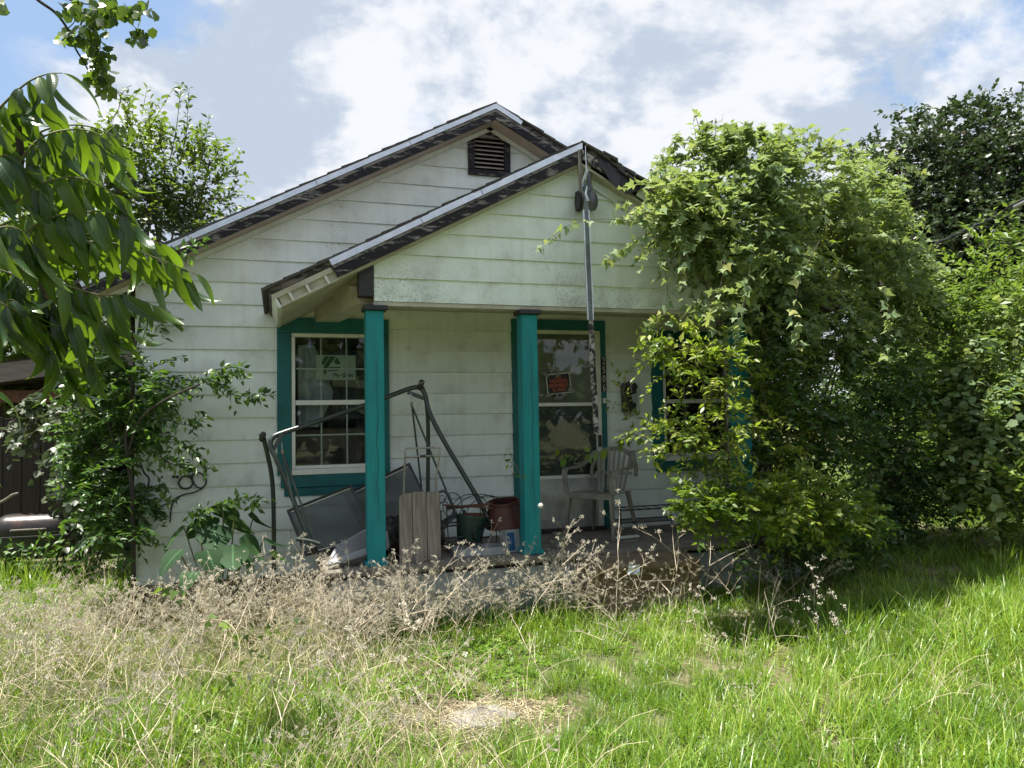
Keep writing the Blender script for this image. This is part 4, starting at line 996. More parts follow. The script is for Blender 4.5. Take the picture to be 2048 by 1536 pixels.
# ------------------------------------------------------------------ plastic armchair
def monobloc(loc, face):
    fx, fy = face; n = math.hypot(fx, fy); fx /= n; fy /= n; rx_, ry_ = -fy, fx      # right-hand side vector
    def Wp(u, v, z): return Vector((loc[0] + rx_ * u + fx * v, loc[1] + ry_ * u + fy * v, loc[2] + z))   # u across, v forward
    e = empty('plastic_armchair', tuple(loc), 'dirty white plastic armchair standing in front of the storm door', 'chair')
    # seat: curved slab
    nu, nv = 8, 8; V = []; F = []
    for s_ in (0, 1):
        for j in range(nv + 1):
            for i in range(nu + 1):
                u = -.235 + .47 * i / nu; v = -.22 + .46 * j / nv
                wv = 1 - .12 * (1 - j / nv)
                z = .415 + .02 * (j / nv) - .018 * (1 - (2 * i / nu - 1) ** 2) - (.03 * max(0, j / nv - .85) / .15)
                V.append(Wp(u * wv, v, z - s_ * .012))
    q = (nu + 1) * (nv + 1)
    for j in range(nv):
        for i in range(nu):
            a = j * (nu + 1) + i; F += [(a, a + 1, a + nu + 2, a + nu + 1), (q + a + nu + 1, q + a + nu + 2, q + a + 1, q + a)]
    ring = [i for i in range(nu + 1)] + [j * (nu + 1) + nu for j in range(1, nv + 1)] + [nv * (nu + 1) + i for i in range(nu - 1, -1, -1)] + [j * (nu + 1) for j in range(nv - 1, 0, -1)]
    for k in range(len(ring)): a, b = ring[k], ring[(k + 1) % len(ring)]; F.append((a, q + a, q + b, b))
    MB().add(V, F).build('seat', 'chair_plastic', e, True)
    MB().bar(Wp(-.235, .245, .40), Wp(.235, .245, .40), .012, .055).build('front_lip', 'chair_plastic', e, bevel=.004)
    for sd_ in (-1, 1):
        for (va, vb, ua, ub, z1) in ((.23, .27, .235, .265, .42), (-.19, -.27, .20, .25, .42)):
            a0, a1 = Wp(sd_ * ua, va, z1), Wp(sd_ * ub, vb, 0)
            V = []
            for p, wd in ((a0, .034), (a0 * .5 + a1 * .5, .028), (a1, .022)):
                fr = Vector((fx, fy, 0)); sdv = Vector((rx_, ry_, 0)) * sd_
                V += [p - fr * wd, p + fr * wd, p + fr * wd * .9 - sdv * wd * .9, p - fr * wd * .9 - sdv * wd * .9]
            F = [(0, 1, 2, 3), (11, 10, 9, 8)] + [(4 * i + k, 4 * i + (k + 1) % 4, 4 * i + 4 + (k + 1) % 4, 4 * i + 4 + k) for i in (0, 1) for k in range(4)]
            MB().add(V, F).build('leg', 'chair_plastic', e, bevel=.004)
        # arm: front upright, then sweeps back up to the back rest
        pts = spline([Wp(sd_ * .245, .25, .42), Wp(sd_ * .262, .245, .54), Wp(sd_ * .272, .235, .615), Wp(sd_ * .280, .19, .645), Wp(sd_ * .285, .05, .650), Wp(sd_ * .275, -.10, .665), Wp(sd_ * .25, -.21, .72), Wp(sd_ * .20, -.285, .80)], 4)
        V = []; n_ = len(pts)
        for i, p in enumerate(pts):
            tg = Vector(pts[min(i + 1, n_ - 1)]) - Vector(pts[max(i - 1, 0)]); tg.normalize()
            sdv = Vector((rx_, ry_, 0)); nr = tg.cross(sdv).normalized(); wd = .030 if i > 6 else .026
            V += [Vector(p) - sdv * wd - nr * .007, Vector(p) + sdv * wd - nr * .007, Vector(p) + sdv * wd + nr * .007, Vector(p) - sdv * wd + nr * .007]
        F = [(0, 1, 2, 3), tuple(4 * (n_ - 1) + k for k in (3, 2, 1, 0))] + [(4 * i + k, 4 * i + (k + 1) % 4, 4 * i + 4 + (k + 1) % 4, 4 * i + 4 + k) for i in range(n_ - 1) for k in range(4)]
        MB().add(V, F).build('armrest', 'chair_plastic', e, True)
    # back: arched rim and seven slats
    arc = [Wp(.245 * math.sin(a), -.25 - .055 * math.cos(a) - .02, .60 + .23 * math.cos(a)) for a in np.linspace(-1.75, 1.75, 22)]
    MB().tube(arc, .022, 8).build('back_rim', 'chair_plastic', e, True)
    for k in range(7):
        u = -.165 + .055 * k; zt = .60 + .22 * math.sqrt(max(.05, 1 - (u / .245) ** 2))
        MB().bar(Wp(u * .78, -.215, .415), Wp(u * 1.05, -.30, zt), .026, .009, (fx, fy, .2)).build('back_slat', 'chair_plastic', e)
    MB().bar(Wp(-.20, -.262, .585), Wp(.20, -.262, .585), .014, .03).build('cross_slat', 'chair_plastic', e, bevel=.003)
cc = at_z(1205, 1071, FLOOR)
monobloc((float(cc[0]), float(cc[1]), FLOOR), (-.78, -.62))

# wire rack right of the chair
wr = empty('wire_rack', tuple(at_z(1290, 1068, FLOOR)), 'black wire shelf rack on the porch under the right window', 'rack')
q0, q1 = at(1228, 1018, 6.75), at(1350, 1020, 6.78)
xa, xb = float(q0[0]), float(q1[0]); zt = float(q0[2])
for zz_ in (zt, zt - .12): 
    for y in (6.60, 6.85): MB().tube([(xa, y, zz_), (xb, y, zz_)], .006, 6).build('rail', 'black_metal', wr)
for k in range(7):
    xx = xa + (xb - xa) * k / 6; MB().tube([(xx, 6.60, zt), (xx, 6.85, zt)], .0035, 5).build('shelf_wire', 'black_metal', wr)
for k in range(5): MB().tube([(xa, 6.60 + .05 * k + .02, zt - .12), (xb, 6.60 + .05 * k + .02, zt - .12)], .003, 5).build('shelf_wire', 'black_metal', wr)
for xx in (xa, xb):
    for y in (6.60, 6.85): MB().tube(spline([(xx - .02, y, zt - .03), (xx - .015, y, zt + .01), (xx, y, zt), (xx, y, zt - .1), (xx, y, FLOOR)], 4), .006, 6).build('leg', 'black_metal', wr)
c = at_z(1117, 1094, FLOOR); cn = empty('paint_can', tuple(c), 'small dented can on the porch floor beside the right post', 'can')
MB().lathe(c, [(.05, 0), (.052, .006), (.050, .01), (.050, .115), (.054, .12), (.054, .126), (.046, .126), (.046, .10)], 20).build('can_body', 'chair_plastic', cn, True)
MB().tube([(c[0] + .05 * math.cos(a), c[1] - .02, c[2] + .10 - .06 * math.sin(a)) for a in np.linspace(0, 3.14, 12)], .002, 5).build('handle', 'galvanised', cn)
c = at_z(1255, 1077, FLOOR); tag(MB().bar((c[0] - .13, c[1], FLOOR + .012), (c[0] + .12, c[1] + .02, FLOOR + .014), .05, .02).build('board_offcut', 'trim_white', bevel=.003), 'short white board offcut on the porch floor right of the chair', 'board')

# concrete step
stp = empty('concrete_step', (2.82, 5.7, 0), 'brown stained precast concrete step with rounded nose before the porch', 'step')
sx0, sx1 = 2.385, 3.36
prof = [(5.92, .0), (5.92, .425), (5.60, .418), (5.575, .410), (5.56, .392), (5.557, .37), (5.575, .345), (5.615, .325), (5.62, .10), (5.595, .085), (5.58, .06), (5.58, 0)]
def xprism(name, xa, xb, pr, mat, par, bev=.006):
    n = len(pr); V = [(xa, y, z) for y, z in pr] + [(xb, y, z) for y, z in pr]
    return MB().add(V, [tuple(range(n)), tuple(range(2 * n - 1, n - 1, -1))] + [(i, n + i, n + (i + 1) % n, (i + 1) % n) for i in range(n)]).build(name, mat, par, bevel=bev)
xprism('tread_block', sx0 + .07, sx1 - .07, prof, 'stained_concrete', stp)
side = [(5.92, 0), (5.92, .43), (5.60, .423), (5.57, .412), (5.553, .39), (5.56, .35), (5.575, .30), (5.575, 0)]
xprism('side_wall', sx0, sx0 + .068, side, 'stained_concrete', stp); xprism('side_wall', sx1 - .068, sx1, side, 'stained_concrete', stp)
c = at(1268, 1140, 5.50); cr = MB(); 
V = []; 
for j in range(5):
    for i in range(5): V.append((c[0] - .05 + .025 * i, c[1] + random.uniform(-.012, .012), c[2] - .04 + .02 * j + random.uniform(-.006, .006)))
V += [(a, b + .004, d2) for a, b, d2 in V]
F = []
for j in range(4):
    for i in range(4): a = j * 5 + i; F += [(a, a + 1, a + 6, a + 5), (25 + a + 5, 25 + a + 6, 25 + a + 1, 25 + a)]
tag(cr.add(V, F).build('crumpled_wrapper', 'drip_metal'), 'crumpled silvery wrapper caught in weeds before the step', 'wrapper')

# cable coil and spigot on the left wall
cc_ = empty('cable_coil', tuple(at(380, 965, YW - .03)), 'coiled black cable hanging on the pale wall left of the window', 'cable')
Yc = YW - .035
def cable(name, pts, r=.0065): MB().tube(spline([at(*p) for p in pts], 5), r, 7).build(name, 'black_metal', cc_, True)
cable('coil_loop', [(356, 966, Yc), (366, 953, Yc), (380, 955, Yc), (386, 966, Yc), (378, 976, Yc), (364, 976, Yc), (356, 966, Yc)], .008)
cable('coil_loop', [(384, 950, Yc), (396, 945, Yc), (409, 953, Yc - .01), (412, 965, Yc), (405, 975, Yc), (394, 974, Yc), (386, 962, Yc), (384, 950, Yc)])
cable('cable_run', [(384, 950, Yc), (400, 946, Yc - .01), (412, 958, Yc), (408, 973, Yc), (390, 984, Yc), (365, 990, Yc), (348, 1003, Yc), (342, 1020, Yc), (340, 1045, Yc)])
cable('cable_run', [(375, 987, Yc - .01), (356, 994, Yc), (345, 1002, Yc), (328, 1010, Yc), (315, 1018, Yc), (300, 1030, Yc)])
for (px, py) in ((352, 953), (381, 951)): MB().bar(at(px - 8, py, Yc - .01), at(px + 6, py + 1, Yc - .01), .022, .022).build('connector', 'black_metal', cc_, bevel=.003)
sp = empty('wall_spigot', tuple(at(312, 1005, YW - .04)), 'small black pipe stub on the wall below the cable coil', 'pipe')
MB().tube([at(312, 1000, YW - .03), at(312, 1018, YW - .03), at(313, 1040, YW - .03)], .014, 8).build('pipe', 'black_metal', sp, True)
MB().lathe(at(312, 1002, YW - .03), [(.02, -.01), (.022, .02), (.012, .03)], 10).build('cap', 'black_metal', sp, True)
lc = tag(MB().tube(spline([at(278, 918, YW - .05), at(288, 945, YW - .06), at(298, 958, YW - .06), at(292, 985, YW - .06), at(280, 1010, YW - .06), at(266, 1040, YW - .06)], 5), .008, 7).build('loose_cable', 'black_metal', None, True), 'loose black cable drooping down the left corner of the house', 'cable')

# ------------------------------------------------------------------ barbecue grill, fence and shed on the left
g = at(60, 1060, 8.9); gx, gy = float(g[0]), 8.9
gx += .05
gr = empty('barbecue_grill', (gx, gy, 0), 'low black barbecue grill with rust stained lid in the weeds', 'grill')
zl = float(at(60, 1066, 8.9)[2]); hw = .34
lid = MB(); sec = [(-.21, 0), (-.215, .06), (-.19, .14), (-.13, .19), (0, .205), (.13, .19), (.19, .14), (.215, .06), (.21, 0)]
V = []; ends = ((-hw, .70, .50), (-hw + .02, .86, .80), (-hw + .06, .96, .95), (-hw + .12, 1, 1), (hw - .12, 1, 1), (hw - .06, .96, .95), (hw - .02, .86, .80), (hw, .70, .50))
for (dx, ky, kz) in ends: V += [(gx + dx, gy + y * ky, zl + z * kz) for y, z in sec]
m_ = len(sec); F = [tuple(range(m_)), tuple(7 * m_ + k for k in range(m_))[::-1]] + [(i * m_ + k, i * m_ + k + 1, (i + 1) * m_ + k + 1, (i + 1) * m_ + k) for i in range(7) for k in range(m_ - 1)] + [tuple(i * m_ for i in range(8)) + tuple(i * m_ + m_ - 1 for i in range(7, -1, -1))]
lid.add(V, F).build('lid', 'grill_lid', gr, True)
MB().box(gx - hw - .015, gx + hw + .015, gy - .23, gy + .23, zl - .028, zl - .002).build('rim', 'black_metal', gr, bevel=.005)
MB().hexa([(gx - .27, gy - .15, zl - .22), (gx + .27, gy - .15, zl - .22), (gx + .27, gy + .15, zl - .22), (gx - .27, gy + .15, zl - .22), (gx - .34, gy - .21, zl - .03), (gx + .34, gy - .21, zl - .03), (gx + .34, gy + .21, zl - .03), (gx - .34, gy + .21, zl - .03)]).build('fire_box', 'black_metal', gr, bevel=.01)
MB().tube([(gx - .15, gy - .235, zl + .06), (gx - .14, gy - .265, zl + .065), (gx + .14, gy - .265, zl + .065), (gx + .15, gy - .235, zl + .06)], .011, 8).build('handle', 'old_wood', gr)
for dx in (-.22, .22):
    for dy in (-.12, .12): MB().tube([(gx + dx, gy + dy, zl - .2), (gx + dx * 1.15, gy + dy * 1.2, 0.0)], .012, 7).build('leg', 'black_metal', gr)
for dy in (-.16, .16): MB().lathe((gx + .26, gy + dy, .08), [(.02, -.018), (.075, -.018), (.08, 0), (.075, .018), (.02, .018)], 18, (0, 1, 0)).build('wheel', 'black_metal', gr, True)
c = at_z(110, 1093, .06); tag(MB().bar((c[0] - .25, 8.3, .05), (c[0] + .25, 8.32, .06), .14, .05).build('pale_plank', 'trim_white', bevel=.006), 'pale flat board lying in the weeds by the grill', 'board')

Yfn = 10.4
fz = float(at(60, 835, Yfn)[2]); fx0 = float(at(-70, 900, Yfn)[0]); fx1 = -1.3
fe = empty('board_fence', ((fx0 + fx1) / 2, Yfn, 0), 'dark weathered board fence half buried under vines left of house', 'fence')
x = fx0; k = 0
while x < fx1:
    wd = .185; hgt = fz + random.uniform(-.02, .02)
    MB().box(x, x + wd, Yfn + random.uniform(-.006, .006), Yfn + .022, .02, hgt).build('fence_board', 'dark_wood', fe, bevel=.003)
    x += wd + .012; k += 1
for z in (.4, fz - .35): MB().box(fx0, fx1, Yfn + .03, Yfn + .07, z, z + .09).build('rail', 'dark_wood', fe)
for px in (fx0 + .4, fx0 + 2.6): MB().box(px, px + .1, Yfn + .075, Yfn + .175, 0, fz).build('post', 'dark_wood', fe)
Ysh = 11.0
q = at(0, 745, Ysh); q2 = at(60, 722, Ysh)
shd = empty('open_shed', (float(q[0]), Ysh, 0), 'old open shed roof with grey fascia behind the fence', 'shed')
xs0, xs1 = float(q[0]) - 1.2, float(q2[0]) + 2.2; zf = float(q[2])
MB().hexa([(xs0, Ysh, zf - .30), (xs1, Ysh, zf + .25), (xs1, Ysh + .04, zf + .25), (xs0, Ysh + .04, zf - .30), (xs0, Ysh, zf - .06), (xs1, Ysh, zf + .50), (xs1, Ysh + .04, zf + .50), (xs0, Ysh + .04, zf - .06)]).build('fascia', 'shed_wood', shd)
MB().hexa([(xs0, Ysh + .05, zf - .08), (xs1, Ysh + .05, zf + .48), (xs1, Ysh + 3, zf + .48), (xs0, Ysh + 3, zf - .08), (xs0, Ysh - .04, zf - .04), (xs1, Ysh - .04, zf + .52), (xs1, Ysh + 3, zf + .52), (xs0, Ysh + 3, zf - .04)]).build('roof', 'shingle', shd)
q3 = at(20, 790, Ysh + .2); MB().box(xs0, xs1, Ysh + .2, Ysh + .3, float(q3[2]) - .10, float(q3[2]) + .06).build('beam', 'rust', shd)
MB().box(xs0, xs1, Ysh + 2.9, Ysh + 3, 0, zf + .3).build('back_wall', 'dark_wood', shd)
for xx in (xs0 + .1, xs1 - .15): MB().box(xx, xx + .12, Ysh + .35, Ysh + .47, 0, zf - .1).build('post', 'dark_wood', shd)
tag(MB().tube(spline([at(-20, 1015, 7.6), at(10, 1000, 7.55), at(25, 990, 7.5), at(37, 986, 7.5)], 4), [.012] * 9 + [.010, .010, .009, .008], 7).build('bare_stick', 'old_wood', None, True), 'bare pale stick poking in beside the fence', 'stick')

# overhead cable with its clamp, right
uc = empty('overhead_cable', tuple(at_r(1960, 445, 11)), 'twisted black overhead cable crossing before the big tree', 'cable')
A, B = at_r(1800, 512, 12.0), at_r(2120, 380, 9.0)
A = np.array([4.6, 9.5, 3.25])
ts = np.linspace(0, 1, 40)
p0, p1, p2 = at_r(1870, 489, 11.6), at_r(1960, 448, 10.8), at_r(2035, 410, 10.0)
base = spline([p0 + (p0 - p1) * 1.2 + np.array([0, 0, -.02]), p0, p1, p2, p2 + (p2 - p1) * 3], 14)
for ph_ in (0, 2.1, 4.2):
    pts = [b + .012 * np.array([math.cos(i * .55 + ph_), 0, math.sin(i * .55 + ph_)]) for i, b in enumerate(base)]
    MB().tube(pts, .009, 6).build('strand', 'black_metal', uc, True)
c0, c1 = at_r(2030, 414, 9.98), at_r(2062, 398, 9.7)
MB().tube([c0, c1], .022, 8).build('clamp', 'steel', uc, True)
MB().tube(spline([at_r(2004, 428, 10.2), at_r(2018, 413, 10.1), at_r(2035, 405, 9.95), at_r(2060, 390, 9.7)], 5), .012, 6).build('splice_wire', 'black_metal', uc, True)

# ================================================================== vegetation
def nrm(v): return v / np.maximum(np.linalg.norm(v, axis=-1, keepdims=True), 1e-9)
T_SIMPLE = (np.array([(0, 0, 0), (.42, .5, .05), (.48, 0, -.03), (.42, -.5, .05), (1, 0, -.10)], float), np.array([(0, 2, 1), (0, 3, 2), (1, 2, 4), (2, 3, 4)]))
T_ROUND = (np.array([(0, 0, 0), (.3, .5, .03), (.75, .38, 0), (.5, 0, -.05), (.75, -.38, 0), (.3, -.5, .03), (1.0, 0, -.12)], float),
           np.array([(0, 3, 1), (1, 3, 2), (2, 3, 6), (6, 3, 4), (4, 3, 5), (5, 3, 0)]))
T_LOBED = (np.array([(.12, 0, -.02), (-.02, .22, .02), (.30, .62, .00), (.40, .28, .02), (1.0, 0, -.12), (.40, -.28, .02), (.30, -.62, .0), (-.02, -.22, .02)], float),
           np.array([(0, 2, 1), (0, 3, 2), (0, 4, 3), (0, 5, 4), (0, 6, 5), (0, 7, 6)]))
def leaf_frames(a, n):
    a = nrm(a); b = nrm(np.cross(n, a)); return a, b, np.cross(a, b)
def leaves_mesh(name, T, pos, a, n, size, wid, tint, mat):
    V0, F0 = T; a, b, n = leaf_frames(a, n); N, k = len(pos), len(V0)
    bend = rng.uniform(.4, 1.8, (N, 1))
    V = pos[:, None] + size[:, None, None] * (V0[None, :, 0:1] * a[:, None] + V0[None, :, 1:2] * (wid[:, None, None] * b[:, None]) + (V0[None, :, 2] * bend)[:, :, None] * n[:, None])
    F = (F0[None] + (np.arange(N) * k)[:, None, None]).reshape(-1, F0.shape[1])
    return raw_mesh(name, V.reshape(-1, 3), F, mat, False, np.repeat(tint, k))
def frame_matrix(p, a, b, n, sx, sy, sz):
    Mx = Matrix.Identity(4)
    for i in range(3): Mx[i][0] = a[i] * sx; Mx[i][1] = b[i] * sy; Mx[i][2] = n[i] * sz; Mx[i][3] = p[i]
    return Mx
def put(name, me, Mx, parent):
    o = bpy.data.objects.new(name, me); COL.objects.link(o)
    if parent is not None: o.parent = parent; o.matrix_parent_inverse = Matrix.Translation(-Vector(parent.location))
    o.matrix_basis = Mx; return o

def sprays(c, d, L, nl, droop=.25, spread=.9, upn=.8, jit=.35):
    """leaves set alternately along twigs: c start, d direction, L length of each twig, nl leaves on each"""
    N = len(c); t = (np.arange(nl)[None] + rng.uniform(.2, .8, (N, nl))) / nl
    d = nrm(d); zed = np.array([0, 0, -1.])
    pos = c[:, None] + d[:, None] * (L[:, None] * t)[:, :, None] + zed * (droop * L[:, None] * t ** 2)[:, :, None]
    tan = nrm(d[:, None] + zed * (2 * droop * t)[:, :, None])
    side = np.cross(tan, np.array([0, 0, 1.])); side = nrm(side + 1e-4)
    sg = np.where(np.arange(nl) % 2 == 0, 1., -1.)[None, :, None] * np.ones((N, nl, 1))
    a = nrm(tan * .55 + side * sg * spread + rng.normal(0, jit, (N, nl, 3)))
    n = nrm(np.array([0, 0, 1.]) * upn + tan * .1 + rng.normal(0, jit * 1.3, (N, nl, 3)))
    return pos.reshape(-1, 3), a.reshape(-1, 3), n.reshape(-1, 3)
def twigs_V(c, d, L, droop, rad):
    """three sided twigs as one vertex / face block"""
    N = len(c); d = nrm(d); ts = np.array([0, .5, 1.0]); out = []
    s1 = nrm(np.cross(d, rng.normal(0, 1, (N, 3)))); s2 = np.cross(d, s1)
    for t_ in ts:
        p = c + d * (L * t_)[:, None] + np.array([0, 0, -1.]) * (droop * L * t_ ** 2)[:, None]; r_ = (rad * (1 - .75 * t_))
        for k in range(3):
            an = 2.094 * k; out.append(p + (s1 * math.cos(an) + s2 * math.sin(an)) * r_[:, None])
    V = np.stack(out, 1); F = []
    for i in (0, 1):
        for k in range(3): F.append((3 * i + k, 3 * i + (k + 1) % 3, 3 * i + 3 + (k + 1) % 3, 3 * i + 3 + k))
    F = (np.array(F)[None] + (np.arange(N) * 9)[:, None, None]).reshape(-1, 4)
    return V.reshape(-1, 3), F
def blobs(lst, n):
    """points through the shells of balls (px, py, distance, radius in px, weight); returns start points and outward directions"""
    C_ = np.array([at_r(b[0], b[1], b[2]) for b in lst]); Rr = np.array([b[3] / FPX * b[2] for b in lst]); W = np.array([(b[4] if len(b) > 4 else 1.) * b[3] ** 2 for b in lst]); W = W / W.sum()
    idx = rng.choice(len(lst), n, p=W); u = nrm(rng.normal(0, 1, (n, 3))); rad = Rr[idx] * rng.uniform(.25, 1.0, n) ** .55
    p = C_[idx] + u * rad[:, None] * np.array([1, 1, .95]); 
    f = np.sin(p[:, 0] * 5.1 + 1) * np.sin(p[:, 1] * 4.7 + 2) + np.sin(p[:, 2] * 5.9 + p[:, 0] * 2.3)
    keep = f > -.75
    return p[keep], u[keep]

def plant(name, label, cat, base, items, stems=None, stem_mat='bark', n_single=0, group=None, leaf='leaf', stem_name='trunk'):
    """items: dicts of template, mat, pos/a/n, size range, width, tint; n_single of the nearest leaves become objects"""
    e = empty(name, tuple(float(v) for v in base), label, cat, group)
    if stems: stems.build(stem_name, stem_mat, e, True)
    tot = sum(len(i['pos']) for i in items); left = n_single
    for it in items:
        pos, a, n = it['pos'], it['a'], it['n']; N = len(pos)
        size = rng.uniform(it['size'][0], it['size'][1], N); wid = rng.uniform(.85, 1.15, N) * it['wid']
        tint = np.clip(rng.beta(2, 2.6, N) + it.get('tint', 0.0), 0, 1)
        if 'clump' in it: tint = np.clip(tint * .6 + it['clump'] * .4 + it.get('tint', 0) * .3, 0, 1)
        gone = np.zeros(N, bool)
        k = int(round(n_single * N / max(tot, 1)))
        if k:
            q = pos - CP; dist = q @ CF; u_ = q @ CX / np.maximum(dist, .1); v_ = q @ CY / np.maximum(dist, .1)
            inview = (np.abs(u_) < .68) & (np.abs(v_) < .51) & (dist > .2)
            key = np.where(inview, size / np.maximum(dist, .1) * (1 + rng.uniform(0, .02, N)), -1)
            sel = np.argsort(-key)[:k]; sel = sel[key[sel] > 0]; gone[sel] = True
            A, B, Nn = leaf_frames(a[sel], n[sel])
            vars_ = [raw_mesh(leaf, it['T'][0] * np.array([1, 1, rng.uniform(.5, 1.8)]), it['T'][1], it['mat'], False, np.full(len(it['T'][0]), tq)) for tq in np.quantile(tint, [.1, .3, .5, .7, .9])]
            for j, s_ in enumerate(sel):
                ti = int(np.argmin(np.abs(np.quantile(tint, [.1, .3, .5, .7, .9]) - tint[s_])))
                put(leaf, vars_[ti], frame_matrix(pos[s_], A[j], B[j], Nn[j], size[s_], size[s_] * wid[s_], size[s_]), e)
        r_ = ~gone
        o = bpy.data.objects.new('foliage', leaves_mesh('foliage', it['T'], pos[r_], a[r_], n[r_], size[r_], wid[r_], tint[r_], it['mat']))
        o.location = (0, 0, 0); link(o, e); o['kind'] = 'stuff'
        if 'tw' in it:
            V, F = it['tw']; o = bpy.data.objects.new('twigs', raw_mesh('twigs', V, F, it.get('twmat', 'bark'))); link(o, e); o['kind'] = 'stuff'
    return e
def crown_item(lst, n, nl, L, T, mat, size, wid, up=.3, droop=.3, tint=0.0, outw=1.0, spread=.9, upn=.8, twr=.004, twmat='bark', jit=.35, noise=.55):
    p, u = blobs(lst, n); d = nrm(u * outw + np.array([0, 0, up]) + rng.normal(0, noise, p.shape)); Ls = rng.uniform(L[0], L[1], len(p))
    pos, a, nn = sprays(p, d, Ls, nl, droop, spread, upn, jit)
    cl = np.repeat(np.clip(.5 + .5 * np.sin(p[:, 0] * 3.3 + p[:, 2] * 2.1) * np.sin(p[:, 1] * 2.9 + 1) + rng.normal(0, .2, len(p)), 0, 1), nl)
    return dict(T=T, mat=mat, pos=pos, a=a, n=nn, size=size, wid=wid, tint=tint, clump=cl, tw=twigs_V(p, d, Ls, droop, np.full(len(p), twr)), twmat=twmat)
def strand_item(lines, step, T, mat, size, wid, tint=0.0, jit=.4, hang=.5, r_=.0025, twmat='green_stem', perp=1.0, dens=1):
    """leaves along hand laid vine strands: lines of (px, py, distance)"""
    P, A, Nn = [], [], []; mb = MB()
    for ln in lines:
        pts = np.array(spline([at_r(*p) for p in ln], 8)); seg = np.linalg.norm(np.diff(pts, axis=0), axis=1); cum = np.concatenate([[0], np.cumsum(seg)])
        mb.tube(pts, [r_ * (1.3 - i / len(pts)) for i in range(len(pts))], 4)
        k = max(3, int(cum[-1] / step)); s_ = np.sort(rng.uniform(0, cum[-1], k * dens))
        pp_ = np.stack([np.interp(s_, cum, pts[:, i]) for i in range(3)], 1)
        tg = nrm(np.stack([np.interp(s_ + .02, cum, pts[:, i]) for i in range(3)], 1) - pp_ + 1e-5)
        sd_ = nrm(np.cross(tg, rng.normal(0, 1, tg.shape)))
        P.append(pp_ + sd_ * .012); A.append(nrm(sd_ * perp + tg * .5 + np.array([0, 0, -hang]) + rng.normal(0, jit, tg.shape))); Nn.append(nrm(np.array([0, 0, .6]) - f0 * .5 + rng.normal(0, .5, tg.shape)))
    return dict(T=T, mat=mat, pos=np.concatenate(P), a=np.concatenate(A), n=np.concatenate(Nn), size=size, wid=wid, tint=tint), mb
def stems_from(base, targets, r0_, mb=None, n=6, wob=.05):
    mb = mb or MB(); base = np.array(base, float)
    for tg in targets:
        tg = np.array(tg, float); b = base + rng.normal(0, .06, 3) * np.array([1, 1, 0]); mid = b * .5 + tg * .5 + np.array([0, 0, .15 * np.linalg.norm(tg - b)]) * .5 + rng.normal(0, wob, 3)
        pts = spline([b, b * .72 + mid * .28 + rng.normal(0, wob * .4, 3), mid, tg], 5); mb.tube(pts, [max(.003, r0_ * (1 - .8 * i / len(pts))) for i in range(len(pts))], n)
    return mb

def back_off(lst):
    """the growth runs away from the porch corner past the side of the house: farther to the right"""
    return [(b[0], b[1], max(b[2], 6.35 + 3.9 * (max(b[0] - 1390, 0) / 470) ** 1.1) if b[0] > 1470 else b[2]) + tuple(b[3:]) for b in lst]
# ---- the vine draped over the porch corner
vine_b = [(1400, 330, 6.9, 55), (1500, 345, 6.9, 75), (1600, 370, 7.0, 85), (1700, 420, 7.1, 90), (1780, 500, 7.2, 70), (1390, 430, 6.5, 65), (1490, 470, 6.4, 100), (1610, 510, 6.4, 110),
          (1720, 560, 6.7, 100), (1800, 590, 7.0, 55), (1345, 395, 6.6, 36), (1430, 560, 6.2, 70), (1540, 610, 6.2, 80), (1640, 640, 6.3, 80), (1830, 640, 7.1, 40)]
vine_b = back_off(vine_b)
it1 = crown_item(vine_b, 3000, 10, (.12, .40), T_LOBED, 'leaf_vine', (.04, .092), .95, up=.25, droop=.45, upn=.9, twr=.0025, twmat='green_stem')
it1b = crown_item([(b[0], b[1] + 10, b[2] + .1, b[3] * .95) for b in vine_b], 1300, 10, (.15, .42), T_SIMPLE, 'leaf_shrub', (.045, .085), .42, up=.3, droop=.35, tint=.12)
